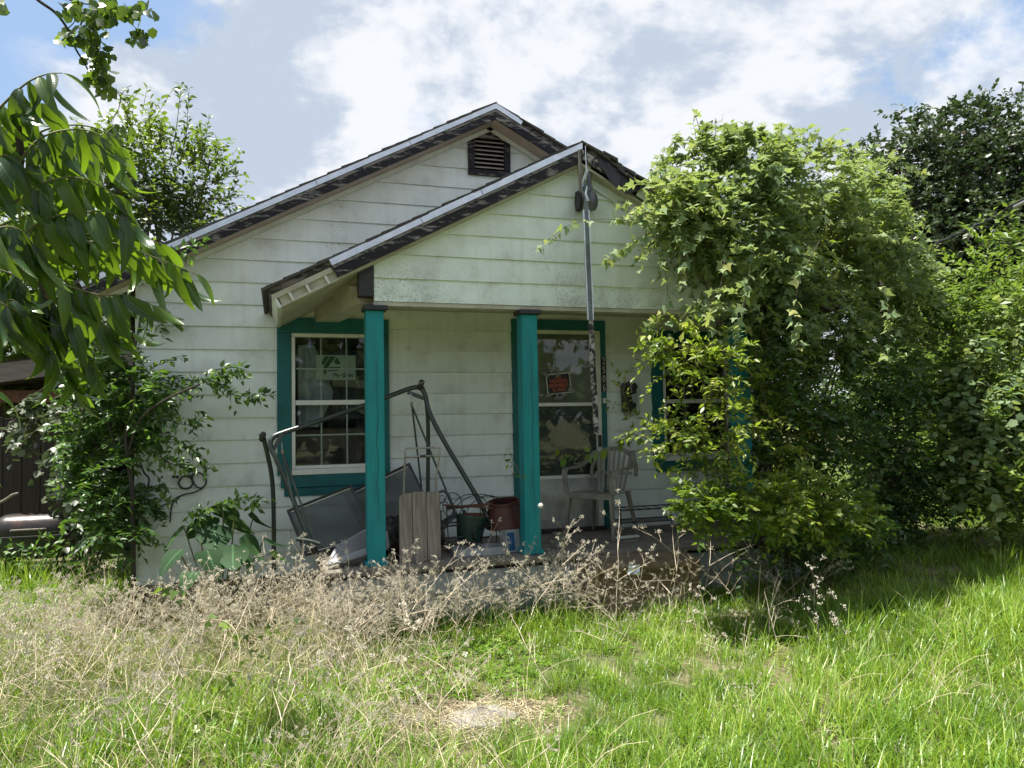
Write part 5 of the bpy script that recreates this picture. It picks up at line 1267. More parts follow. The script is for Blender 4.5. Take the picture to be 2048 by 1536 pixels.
lines = [[(1400, 262, 6.9), (1392, 235, 6.9), (1386, 222, 6.9)], [(1410, 300, 6.9), (1370, 280, 6.85), (1330, 300, 6.8), (1316, 330, 6.75), (1300, 352, 6.7)], [(1400, 330, 6.8), (1365, 330, 6.7), (1345, 345, 6.65), (1318, 352, 6.6)],
         [(1560, 300, 7.8), (1600, 285, 7.8), (1632, 268, 7.8), (1640, 280, 7.8)], [(1440, 270, 6.9), (1470, 262, 6.9), (1500, 268, 6.9)], [(1500, 300, 6.95), (1520, 276, 6.95), (1545, 270, 6.95)],
         [(1350, 420, 6.4), (1290, 420, 6.2), (1255, 440, 6.0), (1210, 438, 5.95), (1170, 442, 5.93), (1130, 455, 5.92), (1085, 488, 5.9), (1062, 502, 5.9)], [(1340, 460, 6.3), (1290, 470, 6.1), (1255, 490, 6.0), (1230, 510, 5.95), (1210, 525, 5.93)],
         [(1340, 440, 6.3), (1300, 440, 6.15), (1265, 420, 6.05), (1230, 402, 6.0)], [(1390, 470, 6.2), (1370, 520, 6.1), (1362, 570, 6.05), (1368, 620, 6.0)], [(1500, 540, 6.0), (1490, 600, 5.95), (1478, 660, 5.9), (1470, 720, 5.9)],
         [(1450, 520, 6.1), (1440, 580, 6.0), (1430, 640, 5.95), (1436, 690, 5.9)], [(1330, 540, 6.2), (1335, 590, 6.15), (1320, 630, 6.1), (1290, 650, 6.1)], [(1420, 600, 6.1), (1360, 640, 6.1), (1310, 660, 6.1), (1285, 668, 6.1)],
         [(1820, 480, 10.), (1850, 520, 10.), (1880, 540, 10.), (1905, 545, 10.)], [(1800, 420, 9.8), (1850, 480, 9.8), (1862, 540, 9.8)], [(1700, 340, 8.9), (1725, 308, 8.9), (1742, 290, 8.9), (1756, 286, 8.9)], [(1720, 360, 9), (1760, 322, 9), (1790, 300, 9), (1815, 296, 9)], [(1760, 400, 9.3), (1800, 350, 9.3), (1832, 338, 9.3), (1850, 350, 9.3)], [(1590, 300, 7.9), (1580, 270, 7.9), (1590, 252, 7.9)], [(1440, 290, 7.2), (1430, 258, 7.2), (1446, 236, 7.2)], [(1820, 600, 10.2), (1870, 590, 10.2), (1900, 610, 10.2), (1915, 640, 10.2)], [(1650, 320, 8.5), (1672, 298, 8.5), (1690, 292, 8.5)],
         [(1640, 480, 6.2), (1600, 560, 6.0), (1590, 640, 5.9), (1600, 700, 5.9)], [(1760, 560, 6.6), (1780, 640, 6.5), (1775, 720, 6.5)]]
it1c, mbv = strand_item(lines, .028, T_LOBED, 'leaf_vine', (.05, .085), 1.0, .05)
vb = at_z(1560, 1110, 0); vb = np.array([5.3, 6.9, 0.0])
targ = [at_r(*b[:3]) for b in vine_b[::2]]
mbv = stems_from(vb, targ, .020, mbv)
plant('lobed_vine', 'grey green lobed vine heaped over the right corner of the porch roof', 'vine', vb, [it1, it1b, it1c], mbv, n_single=300, stem_name='stem')

# ---- the shrub before the right window: yellow green sprays in the sun
shr_b = [(1380, 700, 5.85, 45), (1330, 690, 5.85, 28), (1430, 740, 5.85, 50), (1350, 740, 5.9, 30), (1370, 850, 5.85, 45), (1320, 860, 5.9, 30), (1450, 850, 5.8, 55), (1400, 900, 5.85, 40), (1540, 870, 5.9, 70), (1480, 780, 6.0, 50), (1540, 740, 6.1, 60), (1340, 920, 5.95, 22),
         (1620, 790, 6.2, 70), (1500, 930, 5.8, 60), (1600, 930, 5.9, 60), (1650, 860, 6.2, 50)]
shr_b = back_off(shr_b)
it2 = crown_item(shr_b, 480, 13, (.16, .32), T_SIMPLE, 'leaf_shrub', (.042, .08), .44, up=.25, droop=.35, tint=.22, outw=.9, spread=.8, twr=.003)
shr_l = [(1400, 1005, 5.95, 34), (1470, 1010, 5.9, 36), (1560, 1005, 5.95, 40), (1650, 1010, 6.1, 45), (1715, 1020, 6.4, 34), (1380, 985, 6.0, 24), (1600, 970, 6.0, 40), (1480, 970, 6.0, 36)]
shr_l = [(b[0], b[1] + 8, 5.65 + max(b[0] - 1420, 0) * .0035, b[3]) for b in shr_l] + [(1405, 1035, 5.65, 26), (1480, 1045, 5.8, 32), (1570, 1048, 6.1, 36), (1660, 1048, 6.5, 36), (1730, 1040, 7.0, 30)]
it2b = crown_item(shr_l, 420, 12, (.10, .20), T_SIMPLE, 'leaf_shrub', (.045, .075), .52, up=.35, droop=.35, tint=.14, twr=.003)
sb = np.array([4.45, 6.35, 0.]); shst = stems_from(sb, [at_r(*b[:3]) for b in shr_b[::2] + shr_l[:6:2]], .011)
l2 = [[(1390, 700, 5.8), (1340, 680, 5.8), (1300, 672, 5.8), (1275, 675, 5.8)], [(1370, 730, 5.8), (1330, 722, 5.8), (1298, 715, 5.8)], [(1370, 850, 5.8), (1320, 845, 5.8), (1282, 832, 5.8)], [(1360, 880, 5.8), (1320, 900, 5.8), (1308, 925, 5.8)], [(1420, 700, 5.8), (1395, 660, 5.8), (1362, 648, 5.8)]]
it2c, shst = (lambda r: (r[0], shst))(strand_item(l2, .016, T_SIMPLE, 'leaf_shrub', (.06, .09), .46, .45))
plant('window_shrub', 'yellow green leafy shrub growing up before the right window', 'shrub', sb, [it2, it2b, it2c], shst, n_single=300, stem_name='stem')

# ---- the dark mass behind and to its right
drk = [(1600, 880, 6.6, 100), (1700, 780, 6.8, 110), (1720, 930, 6.8, 120), (1800, 850, 7.1, 100), (1800, 960, 7.2, 85), (1600, 970, 6.6, 70), (1690, 1000, 6.8, 60), (1780, 720, 7.1, 90), (1560, 760, 6.5, 80), (1825, 930, 7.3, 55), (1530, 960, 6.5, 60), (1560, 1050, 6.75, 45), (1650, 1060, 6.9, 50), (1740, 1055, 7.1, 50), (1820, 1045, 7.4, 50), (1480, 1050, 6.6, 34), (1825, 760, 7.3, 50), (1815, 990, 7.5, 45), (1640, 680, 6.6, 80), (1520, 680, 6.5, 60)]
drk = back_off(drk) + [(1450, 1100, 6.6, 30), (1540, 1105, 6.85, 36), (1640, 1100, 7.3, 36), (1740, 1085, 8.1, 40), (1795, 1060, 9.0, 36), (1590, 1060, 7.2, 50), (1700, 1040, 8.0, 55)]
it3 = crown_item(drk, 2500, 12, (.15, .36), T_SIMPLE, 'leaf_corner', (.05, .10), .42, up=.0, droop=.5, tint=-.05, upn=.7)
db = np.array([5.9, 6.9, 0]); plant('dense_shrub', 'dense dark green shrub at the right end of the porch', 'shrub', db, [it3], stems_from(db, [at_r(*b[:3]) for b in drk[:15:2]], .015), n_single=60, stem_name='stem')

# ---- bright bush at the right edge and the pale vine hung on it
brt = [(1985, 640, 10.2, 100), (2060, 560, 10.3, 95), (2010, 560, 10.3, 50), (2090, 680, 10.2, 150), (1985, 740, 10, 80), (2060, 820, 10, 160), (1975, 840, 9.8, 70), (2000, 920, 9.6, 100), (2120, 920, 9.6, 150), (1975, 975, 9.4, 45), (2030, 985, 9.2, 70)]
it4 = crown_item(brt, 1900, 12, (.22, .5), T_SIMPLE, 'leaf_bright', (.075, .12), .40, up=.8, droop=.15, upn=.7)
bb = at_z(1990, 1010, 0); bb = np.array([9.6, 8.2, 0.])
it4b = crown_item([(1985, 740, 9.4, 50), (1990, 820, 9.2, 70), (1975, 880, 9.1, 50), (2020, 900, 9.0, 70), (1965, 800, 9.4, 40), (2040, 760, 9.4, 60), (1970, 690, 9.5, 40), (2040, 640, 9.6, 40), (1980, 960, 9.0, 40)], 420, 9, (.15, .4), T_ROUND, 'leaf_vine', (.06, .095), .9, up=-.5, droop=.7, tint=-.05, twr=.003, twmat='green_stem')
plant('edge_bush', 'tall bright green bush draped with pale vine at the right edge', 'bush', bb, [it4, it4b], stems_from(bb, [at_r(*b[:3]) for b in brt], .025), n_single=120, stem_name='stem')

# ---- bright growth beyond, between the two
hed = [(1880, 700, 14, 70), (1850, 800, 13.5, 90), (1900, 880, 13, 90), (1850, 950, 13, 80), (1920, 620, 15, 60), (1820, 640, 15, 80), (1910, 990, 12.5, 55), (1780, 900, 13.5, 90), (1900, 1010, 12, 40)]
it5 = crown_item(hed, 1100, 12, (.25, .55), T_SIMPLE, 'leaf_bright', (.09, .14), .42, up=.5, droop=.3, tint=.05)
hb = np.array([9.6, 10.5, 0.]); plant('side_thicket', 'sunlit green thicket beyond the house between the shrub and the right bush', 'bush', hb, [it5], stems_from(hb, [at_r(*b[:3]) for b in hed], .03), stem_name='stem')

# ---- the big dark oak far behind
oak = [(1790, 310, 40, 60), (1860, 270, 40, 70), (1930, 240, 41, 55), (1990, 250, 42, 60), (2060, 280, 42, 90), (1740, 350, 40, 45), (1830, 370, 39, 80), (1930, 340, 40, 90), (2030, 390, 40, 100), (1780, 440, 39, 80), (1870, 460, 38, 90), (1970, 470, 38, 100), (2080, 480, 39, 110), (1830, 560, 38, 90), (1930, 570, 38, 100), (2040, 590, 38, 110), (1740, 520, 39, 70), (1900, 670, 38, 90), (1800, 660, 38, 90), (2130, 380, 41, 110), (1730, 300, 40, 26), (1760, 420, 38, 50)]
oak = [(b[0], b[1] + 22) + b[2:] for b in oak]
it6 = crown_item(oak, 5600, 11, (.6, 1.5), T_ROUND, 'leaf_oak', (.17, .27), .62, up=.3, droop=.3, twr=.012, upn=.6, jit=.5)
ob = at_r(1930, 800, 39); ob[2] = 0; om = stems_from(ob, [at_r(*b[:3]) for b in oak], .22, n=7, wob=.5)
om.tube([ob, ob + np.array([.1, 0, 2.5]), ob + np.array([0, 0, 6]), at_r(1930, 330, 40)], [.55, .45, .38, .15], 10)
plant('oak_tree', 'big dark green oak standing far behind the house on the right', 'tree', ob, [it6], om)
# low far woods closing the horizon
far = [(px, 800 - 10 * math.sin(px * .01), 60 + 8 * math.sin(px * .013), 55) for px in range(-500, 2700, 70)]
def woods():
    it = crown_item(far, 3600, 10, (1.0, 2.2), T_ROUND, 'leaf_oak', (.4, .7), .7, up=.3, droop=.3, twr=.02, jit=.5)
    o = bpy.data.objects.new('far_woods', leaves_mesh('far_woods', it['T'], it['pos'], it['a'], it['n'], rng.uniform(.4, .7, len(it['pos'])), np.full(len(it['pos']), .7), rng.uniform(0, .8, len(it['pos'])), 'leaf_oak'))
    link(o); o['kind'] = 'stuff'; o['label'] = 'distant dark woods closing the horizon'
woods()

# ---- tree behind the house on the left
ltr = [(300, 410, 14, 70), (370, 400, 14, 65), (250, 360, 14, 55), (330, 330, 14.2, 50), (410, 360, 14, 40), (280, 270, 14.4, 38), (240, 420, 13.8, 60), (420, 320, 14, 30), (200, 330, 14, 45), (350, 450, 13.8, 60), (180, 420, 14, 60)]
it7 = crown_item(ltr, 620, 10, (.3, .8), T_ROUND, 'leaf_tallow', (.07, .115), .55, up=1.1, droop=.10, twr=.006, tint=.22)
it7d = crown_item([(300, 425, 13.7, 60), (360, 420, 13.7, 50), (260, 430, 13.6, 50), (330, 390, 13.8, 36)], 150, 12, (.2, .45), T_ROUND, 'leaf_ivy', (.06, .10), .7, up=.1, droop=.4, twr=.004)
up_l = [[(340, 320, 14), (352, 260, 14), (358, 210, 14), (362, 168, 14)], [(360, 330, 14), (372, 270, 14), (376, 220, 14), (378, 176, 14)], [(400, 330, 14), (412, 280, 14), (418, 228, 14)], [(420, 330, 14), (436, 300, 14), (430, 268, 14)], [(430, 370, 14), (455, 340, 14), (472, 330, 14), (470, 360, 14)], [(290, 280, 14.2), (298, 240, 14.2), (300, 215, 14.2)], [(260, 280, 14.3), (255, 240, 14.3), (260, 205, 14.3)], [(320, 300, 14.1), (322, 250, 14.1), (326, 235, 14.1)], [(440, 400, 14), (465, 385, 14), (475, 345, 14)], [(380, 340, 14), (395, 300, 14), (400, 270, 14)], [(230, 300, 14.2), (222, 250, 14.2), (232, 225, 14.2)], [(425, 430, 14), (450, 420, 14), (468, 412, 14)]]
it7b, mb7 = strand_item(up_l, .045, T_SIMPLE, 'leaf_tallow', (.09, .14), .38, .12, hang=-.2, r_=.008, twmat='bark', dens=2)
lb = at_r(300, 700, 14.2); lb[2] = 0
mb7 = stems_from(lb, [at_r(*b[:3]) for b in ltr], .06, mb7, wob=.15)
plant('back_tree', 'airy tree with upright shoots rising behind the left eave', 'tree', lb, [it7, it7d, it7b], mb7)
lbk = [(60, 480, 16, 110), (160, 520, 15.5, 110), (40, 620, 15, 120), (200, 640, 15, 120), (-60, 400, 17, 130), (250, 540, 15, 70), (110, 680, 15, 90), (-40, 720, 15, 100)]
it8 = crown_item(lbk, 1500, 11, (.3, .7), T_ROUND, 'leaf_bright', (.09, .15), .6, up=.3, droop=.3, twr=.006, tint=-.12)
l8 = at_r(80, 900, 15.5); l8[2] = 0; plant('left_thicket', 'tall green thicket behind the shed on the left', 'bush', l8, [it8], stems_from(l8, [at_r(*b[:3]) for b in lbk], .05), stem_name='stem')

# ---- ivy heaped on the fence
ivy = [(150, 840, 8.9, 55), (110, 830, 9.2, 40), (200, 860, 8.8, 70), (230, 930, 8.6, 75), (180, 920, 8.7, 50), (250, 800, 8.8, 60), (245, 1010, 8.4, 60), (200, 800, 9.2, 45), (60, 825, 9.6, 35), (20, 830, 9.7, 35), (255, 880, 8.6, 60), (250, 700, 8.9, 60), (215, 1000, 8.6, 40)]
it9 = crown_item(ivy, 900, 10, (.12, .3), T_ROUND, 'leaf_ivy', (.06, .10), .85, up=-.2, droop=.7, tint=.08, twr=.003)
it9b, mb9 = strand_item([[(130, 890, 8.8), (112, 950, 8.7), (105, 1010, 8.65), (102, 1035, 8.6)], [(60, 850, 9), (40, 885, 9), (30, 905, 9)], [(150, 900, 8.7), (110, 970, 8.6), (95, 990, 8.6)], [(100, 840, 9), (60, 870, 8.9), (35, 900, 8.9)]], .03, T_ROUND, 'leaf_ivy', (.06, .09), .9, .2)
ib = np.array([-1.9, 9.0, 0.]); plant('ivy_heap', 'dusty green ivy heaped over the board fence', 'ivy', ib, [it9, it9b], stems_from(ib, [at_r(*b[:3]) for b in ivy], .014, mb9), n_single=100, stem_name='stem')

itg, mbg = strand_item([[(60, 1130, 8.0), (70, 1090, 8.0), (95, 1066, 8.0), (125, 1062, 8.0)], [(80, 1130, 8.0), (100, 1095, 8.0), (140, 1078, 8.0)], [(40, 1130, 8.1), (36, 1100, 8.1), (20, 1080, 8.1)], [(95, 1130, 7.9), (110, 1110, 7.9), (100, 1085, 7.9), (78, 1075, 7.9)], [(50, 1130, 8), (58, 1105, 8), (48, 1088, 8)], [(120, 1130, 7.9), (150, 1100, 7.9), (165, 1090, 7.9)], [(10, 1130, 8.1), (0, 1100, 8.1), (-8, 1090, 8.1)]], .018, T_SIMPLE, 'leaf_corner', (.05, .085), .42, .2, hang=.1)
plant('grill_weed', 'leafy green weed growing up in front of the barbecue grill', 'weed', tuple(at_z(80, 1135, 0.)), [itg], mbg, stem_mat='green_stem', n_single=60, stem_name='stem')

# ---- climbing plant on the left house corner
cor = [(250, 690, 7.3, 45), (235, 760, 7.3, 55), (290, 650, 7.2, 35), (215, 820, 7.4, 50), (300, 760, 7.0, 40), (240, 900, 7.3, 60), (235, 980, 7.2, 55), (270, 830, 7.2, 45), (230, 1030, 7.2, 45), (320, 700, 7.0, 22), (180, 760, 7.5, 40), (210, 700, 7.4, 40), (262, 930, 7.0, 30), (255, 1000, 7.0, 34), (266, 860, 7.0, 30), (270, 780, 6.9, 26), (200, 960, 7.4, 50), (190, 880, 7.5, 50), (240, 1060, 6.9, 30)]
it10 = crown_item(cor, 620, 12, (.14, .28), T_SIMPLE, 'leaf_corner', (.06, .105), .42, up=.25, droop=.45, tint=.08, twr=.0028)
cl = [[(265, 860, 7.1), (300, 820, 6.9), (350, 790, 6.8), (400, 770, 6.75), (450, 745, 6.7), (490, 760, 6.7)], [(262, 880, 7.1), (310, 880, 6.85), (360, 890, 6.75), (400, 920, 6.7)], [(290, 840, 6.95), (330, 840, 6.8), (380, 850, 6.75), (410, 830, 6.7)], [(370, 770, 6.75), (420, 760, 6.7), (470, 790, 6.7), (540, 790, 6.8)], [(300, 560, 7.0), (340, 515, 6.9), (390, 490, 6.85), (415, 485, 6.85)], [(330, 530, 6.9), (360, 500, 6.85), (380, 520, 6.85)], [(300, 900, 6.9), (350, 930, 6.7), (400, 935, 6.65), (415, 945, 6.65)], [(380, 1050, 6.6), (420, 1015, 6.5), (470, 1000, 6.5), (525, 1005, 6.5)], [(300, 1010, 6.8), (330, 1000, 6.7), (350, 1015, 6.7)], [(430, 740, 6.7), (470, 735, 6.7), (498, 742, 6.7)]]
it10b, mb10 = strand_item(cl, .012, T_SIMPLE, 'leaf_corner', (.055, .095), .44, .22, jit=.35, hang=.3, r_=.005, dens=1)
it10c, _m = strand_item(cl[:4] + cl[6:8], .010, T_SIMPLE, 'leaf_corner', (.05, .085), .44, .05, jit=.8, hang=.5, dens=1)
it10c['pos'] = it10c['pos'] + rng.normal(0, .04, it10c['pos'].shape)
kb = at_z(268, 1085, 0.05); kb = np.array([float(at(268, 1075, 6.75)[0]), 6.75, 0.])
mb10.tube(spline([kb, at(265, 1000, 6.78), at(257, 930, 6.82), at(252, 870, 6.85), at(262, 800, 6.9), at(270, 700, 6.95), at(285, 620, 6.95)], 6), [.021 - .0004 * i for i in range(37)], 8)
mb10.tube(spline([at(256, 905, 6.83), at(280, 840, 6.7), at(330, 800, 6.55), at(400, 768, 6.45)], 6), .009, 7); mb10.tube(spline([at(257, 930, 6.82), at(235, 900, 6.95), at(215, 840, 7.0)], 5), .012, 7)
plant('corner_creeper', 'green creeper with a thin bent trunk climbing the left house corner', 'climbing plant', kb, [it10, it10b, it10c], mb10, stem_mat='dark_twig', n_single=260)

# sprig growing by the mailbox and the leaf string across the storm door
it11, mb11 = strand_item([[(1262, 835, 6.4), (1248, 790, 6.4), (1236, 760, 6.4), (1224, 735, 6.4)], [(1246, 790, 6.4), (1252, 750, 6.4), (1262, 728, 6.4), (1266, 715, 6.4)], [(1262, 835, 6.4), (1240, 812, 6.4), (1212, 808, 6.4)], [(1330, 850, 6.3), (1290, 840, 6.35), (1262, 835, 6.4)], [(1300, 880, 6.4), (1270, 870, 6.4), (1245, 880, 6.4)], [(1320, 880, 6.4), (1285, 862, 6.4), (1255, 858, 6.4)]], .028, T_SIMPLE, 'leaf_shrub', (.055, .085), .36, .12, hang=0.1, r_=.0022)
it11b, mb11b = strand_item([[(1300, 870, 6.35), (1240, 880, 6.38), (1190, 905, 6.4), (1140, 912, 6.4), (1100, 912, 6.4), (1078, 920, 6.4)]], .055, T_ROUND, 'leaf_shrub', (.065, .10), .6, .0, hang=.2, r_=.002)
mb11.v += []; b_ = len(mb11.v); mb11.v += mb11b.v; mb11.f += [tuple(b_ + i for i in f) for f in mb11b.f]
plant('door_sprig', 'thin leafy sprig reaching over the mailbox and across the storm door', 'plant', tuple(at(1330, 900, 6.3)), [it11, it11b], mb11, stem_mat='green_stem', n_single=80, stem_name='stem')
it12, mb12 = strand_item([[(1046, 960, 6.28), (1030, 930, 6.28), (1022, 912, 6.28), (1012, 900, 6.28)], [(1036, 935, 6.28), (1026, 925, 6.28), (1016, 925, 6.28)]], .025, T_SIMPLE, 'leaf_shrub', (.05, .07), .42, .05)
plant('post_sprig', 'little leafy sprig peeping out left of the middle post', 'plant', tuple(at(1046, 980, 6.28)), [it12], mb12, stem_mat='green_stem', n_single=20, stem_name='stem')

# ---- big heart shaped leaves by the left wall
def sheet_leaf(nm, n_, wfun, curve, side, mat, wave=.0, fold=.25, tint=.4, seed=0, lw=1.0):
    """one broad leaf of unit length: n_ stations, ribs down the middle"""
    V, UV = [], []
    for i in range(n_ + 1):
        v = i / n_; wd = wfun(v) * lw; x = math.sin(v * curve) / max(curve, .01); z = -(1 - math.cos(v * curve)) / max(curve, .01); y0 = side * v * v
        for j, u in enumerate((-1, -.5, 0, .5, 1)):
            V.append((x, y0 + wd * u, z + abs(u) * wd * fold + wave * math.sin(v * 22 + u * 2 + seed) * abs(u) * .5)); UV.append((.5 + .5 * u, v))
    F = [(5 * i + j, 5 * i + j + 1, 5 * i + j + 6, 5 * i + j + 5) for i in range(n_) for j in range(4)]
    return raw_mesh(nm, V, F, mat, True, np.full(len(V), tint), UV)
heart = lambda v: .46 * math.sin(math.pi * min(1, v ** .55)) ** .8 * (1 - .25 * v) + (.0 if v < .97 else -.0)
bl = empty('broad_leaved_plant', (float(at(440, 1100, 6.3)[0]), 6.3, 0), 'plant with big heart shaped green leaves below the left wall', 'plant')
hv = [sheet_leaf('leaf', 9, heart, c_, s_, 'leaf_broad', .02, .15, t_) for c_, s_, t_ in ((.5, .04, .3), (.8, -.05, .5), (.35, .0, .65))]
mbb = MB(); base_b = np.array([bl.location[0], 6.35, 0.])
for (px, py, Y, sz, yaw_, pit) in ((480, 1030, 6.5, .24, 40, -60), (505, 1065, 6.35, .20, -30, -65), (425, 1095, 6.05, .20, -60, -40), (385, 1075, 6.2, .20, 200, -45), (350, 1045, 6.5, .20, 190, -40), (545, 1060, 6.4, .18, 0, -50), (455, 1000, 6.7, .22, 60, -50), (400, 1030, 6.6, .24, 130, -55), (520, 1020, 6.7, .22, 20, -60), (340, 1090, 6.2, .19, 220, -30), (465, 1090, 6.1, .20, -90, -60), (430, 1050, 6.4, .24, -80, -50), (500, 1100, 6.1, .16, -20, -40), (375, 1130, 5.9, .14, -120, -30), (560, 1090, 6.2, .15, 30, -60)):
    p = at(px, py + 28, Y); ya, pi_ = R(yaw_), R(pit); a = np.array([math.cos(ya) * math.cos(pi_), math.sin(ya) * math.cos(pi_), math.sin(pi_)]); n = nrm(np.array([[-math.cos(ya) * math.sin(pi_) * -1, -math.sin(ya) * math.sin(pi_) * -1, math.cos(pi_)]]))[0]
    A, B, N_ = leaf_frames(a[None], n[None]); st0 = p - a * sz * .1
    put('leaf', random.choice(hv), frame_matrix(p - a * sz * .6, A[0], B[0], N_[0], sz * 1.4, sz * 1.4, sz * 1.4), bl)
    mbb.tube(spline([base_b, base_b * .5 + st0 * .5 + np.array([0, 0, .08]), p - a * sz * .45], 4), .006, 5)
mbb.build('stem', 'green_stem', bl, True)

# ---- pecan branch hanging into the picture on the left, close to the camera
lance = lambda v: .5 * max(.0, (math.sin(math.pi * v ** .8)) ** .75) * (1 - .25 * v) + .006
pvars = [sheet_leaf('leaflet', 12, lance, c_, s_, 'leaf_pecan', .006, f_, t_, k, w_) for k, (c_, s_, f_, t_, w_) in enumerate(((.9, .20, .35,   .15, .28), (1.4, -.22, .25, .35, .27), (1.1, .26, .45, .5, .25), (1.7, -.12, .35, .2, .28), (.7, .12, .20, .75, .27), (1.2, -.28, .40, .3, .26), (1.5, .16, .30, .9, .27), (1.0, .3, .5, .25, .26)))]
pec = empty('pecan_branch', tuple(at_r(-120, 450, 1.75)), 'pecan branch of long drooping leaflets hanging in close at the left', 'branch')
mbp = MB()
main = [at_r(-200, 470, 1.8), at_r(-60, 440, 1.75), at_r(10, 400, 1.72), at_r(40, 330, 1.7), at_r(35, 250, 1.7)]
mbp.tube(spline(main, 6), .0065, 7)
mbp.tube(spline([at_r(-60, 440, 1.75), at_r(20, 490, 1.72), at_r(70, 540, 1.7), at_r(95, 600, 1.7)], 6), .005, 7)
mbp.build('twig', 'dark_twig', pec, True)
rach = [([(-40, 260), (10, 205), (55, 165), (95, 148), (125, 146)], 1.70, 6, 135), ([(-60, 330), (-10, 260), (40, 215), (70, 205), (105, 215)], 1.75, 6, 140), ([(30, 340), (70, 285), (120, 262), (180, 262), (225, 290)], 1.68, 6, 140), ([(40, 300), (85, 262), (150, 250), (205, 262), (235, 290)], 1.85, 5, 130),
        ([(10, 420), (80, 370), (150, 355), (215, 380), (265, 430)], 1.66, 7, 150), ([(0, 400), (60, 330), (120, 310), (170, 320)], 1.8, 5, 130), ([(20, 490), (90, 440), (160, 425), (220, 425), (265, 450)], 1.64, 7, 150), ([(40, 525), (130, 490), (220, 485), (310, 515), (392, 548)], 1.70, 8, 135),
        ([(60, 545), (130, 570), (200, 590), (250, 590), (305, 610)], 1.62, 8, 140), ([(90, 590), (125, 615), (150, 655), (170, 705), (185, 745)], 1.64, 6, 140), ([(-40, 480), (0, 455), (40, 460), (75, 500)], 1.58, 5, 165), ([(-40, 540), (0, 540), (40, 560), (60, 600)], 1.72, 5, 145), ([(-60, 390), (-20, 330), (10, 310), (30, 320)], 1.66, 4, 150), ([(70, 560), (95, 600), (120, 630)], 1.75, 4, 150), ([(-50, 640), (-10, 610), (25, 600), (50, 620)], 1.7, 4, 140), ([(-40, 590), (20, 615), (75, 660), (105, 715)], 1.66, 6, 150), ([(20, 600), (80, 650), (125, 700), (150, 770)], 1.72, 5, 150), ([(100, 480), (200, 470), (280, 500), (335, 545), (372, 570)], 1.78, 6, 140)]
rp = random.Random(11)
rach += [([(x + dx, y + dy) for x, y in rach[i][0]], rach[i][1] + .13, rach[i][2] - 1, 135) for i, dx, dy in ((3, 10, 62), (6, -60, 45), (7, -70, -60), (8, -40, 55), (1, -20, 70), (5, 60, 70))]
for pts, rr_, npair, lpx in rach:
    P3 = spline([at_r(px, py, rr_) for px, py in pts], 8); P3 = np.array(P3); seg = np.linalg.norm(np.diff(P3, axis=0), axis=1); cum = np.concatenate([[0], np.cumsum(seg)])
    e = MB().tube(P3, [.0022 * (1.25 - .9 * i / len(P3)) for i in range(len(P3))], 5).build('leaf_stalk', 'green_stem', pec, True)
    npair += 1
    for k in range(npair * 2 + 1):
        if k == npair * 2: s_ = cum[-1]
        else: s_ = cum[-1] * (.22 + .74 * ((k // 2) + .35 * (k % 2)) / npair)
        p = np.array([np.interp(s_, cum, P3[:, i]) for i in range(3)]); p2 = np.array([np.interp(max(s_ - .01, 0), cum, P3[:, i]) for i in range(3)]); p1 = np.array([np.interp(min(s_ + .008, cum[-1]), cum, P3[:, i]) for i in range(3)])
        tg = nrm((p1 - p2)[None])[0]; sd_ = np.cross(tg, zz); sd_ = sd_ / max(np.linalg.norm(sd_), .2); sg = 1 if k % 2 else -1
        fr = s_ / cum[-1]
        if k == npair * 2: a = tg * .9 + np.array([0, 0, -.5])
        else: a = np.array([0, 0, -1.0 + .45 * fr ** 2]) + tg * (.05 + .45 * fr ** 2) + sd_ * sg * rp.uniform(.05, .5) + np.array([rp.uniform(-.22, .22) for _ in range(3)])
        a = a / np.linalg.norm(a); n = -f0 * rp.uniform(.2, 1.0) + sd_ * sg * .5 + r0 * rp.uniform(-.8, .8) + zz * .5
        A, B, N_ = leaf_frames(a[None], n[None]); L = lpx / FPX * rr_ * rp.uniform(.62, .98) * .74 * (1.0 if fr < .9 else .82)
        put('leaflet', rp.choice(pvars), frame_matrix(p, A[0], B[0], N_[0], L, L * rp.choice((1, -1)) , L), e)
for (px, py, qx, qy, rr_, k) in ((-60, 782, 112, 778, 1.5, 3), (-30, 860, 22, 905, 1.45, 1), (-50, 950, 30, 960, 1.5, 0), (-40, 520, 30, 610, 1.55, 2)):
    p, q = at_r(px, py, rr_), at_r(qx, qy, rr_ + .02); a = q - p; L = np.linalg.norm(a); A, B, N_ = leaf_frames(a[None], (zz * .8 - f0 * .7)[None])
    put('leaflet', pvars[k], frame_matrix(p, A[0], B[0], N_[0], L, L * .9, L), pec)

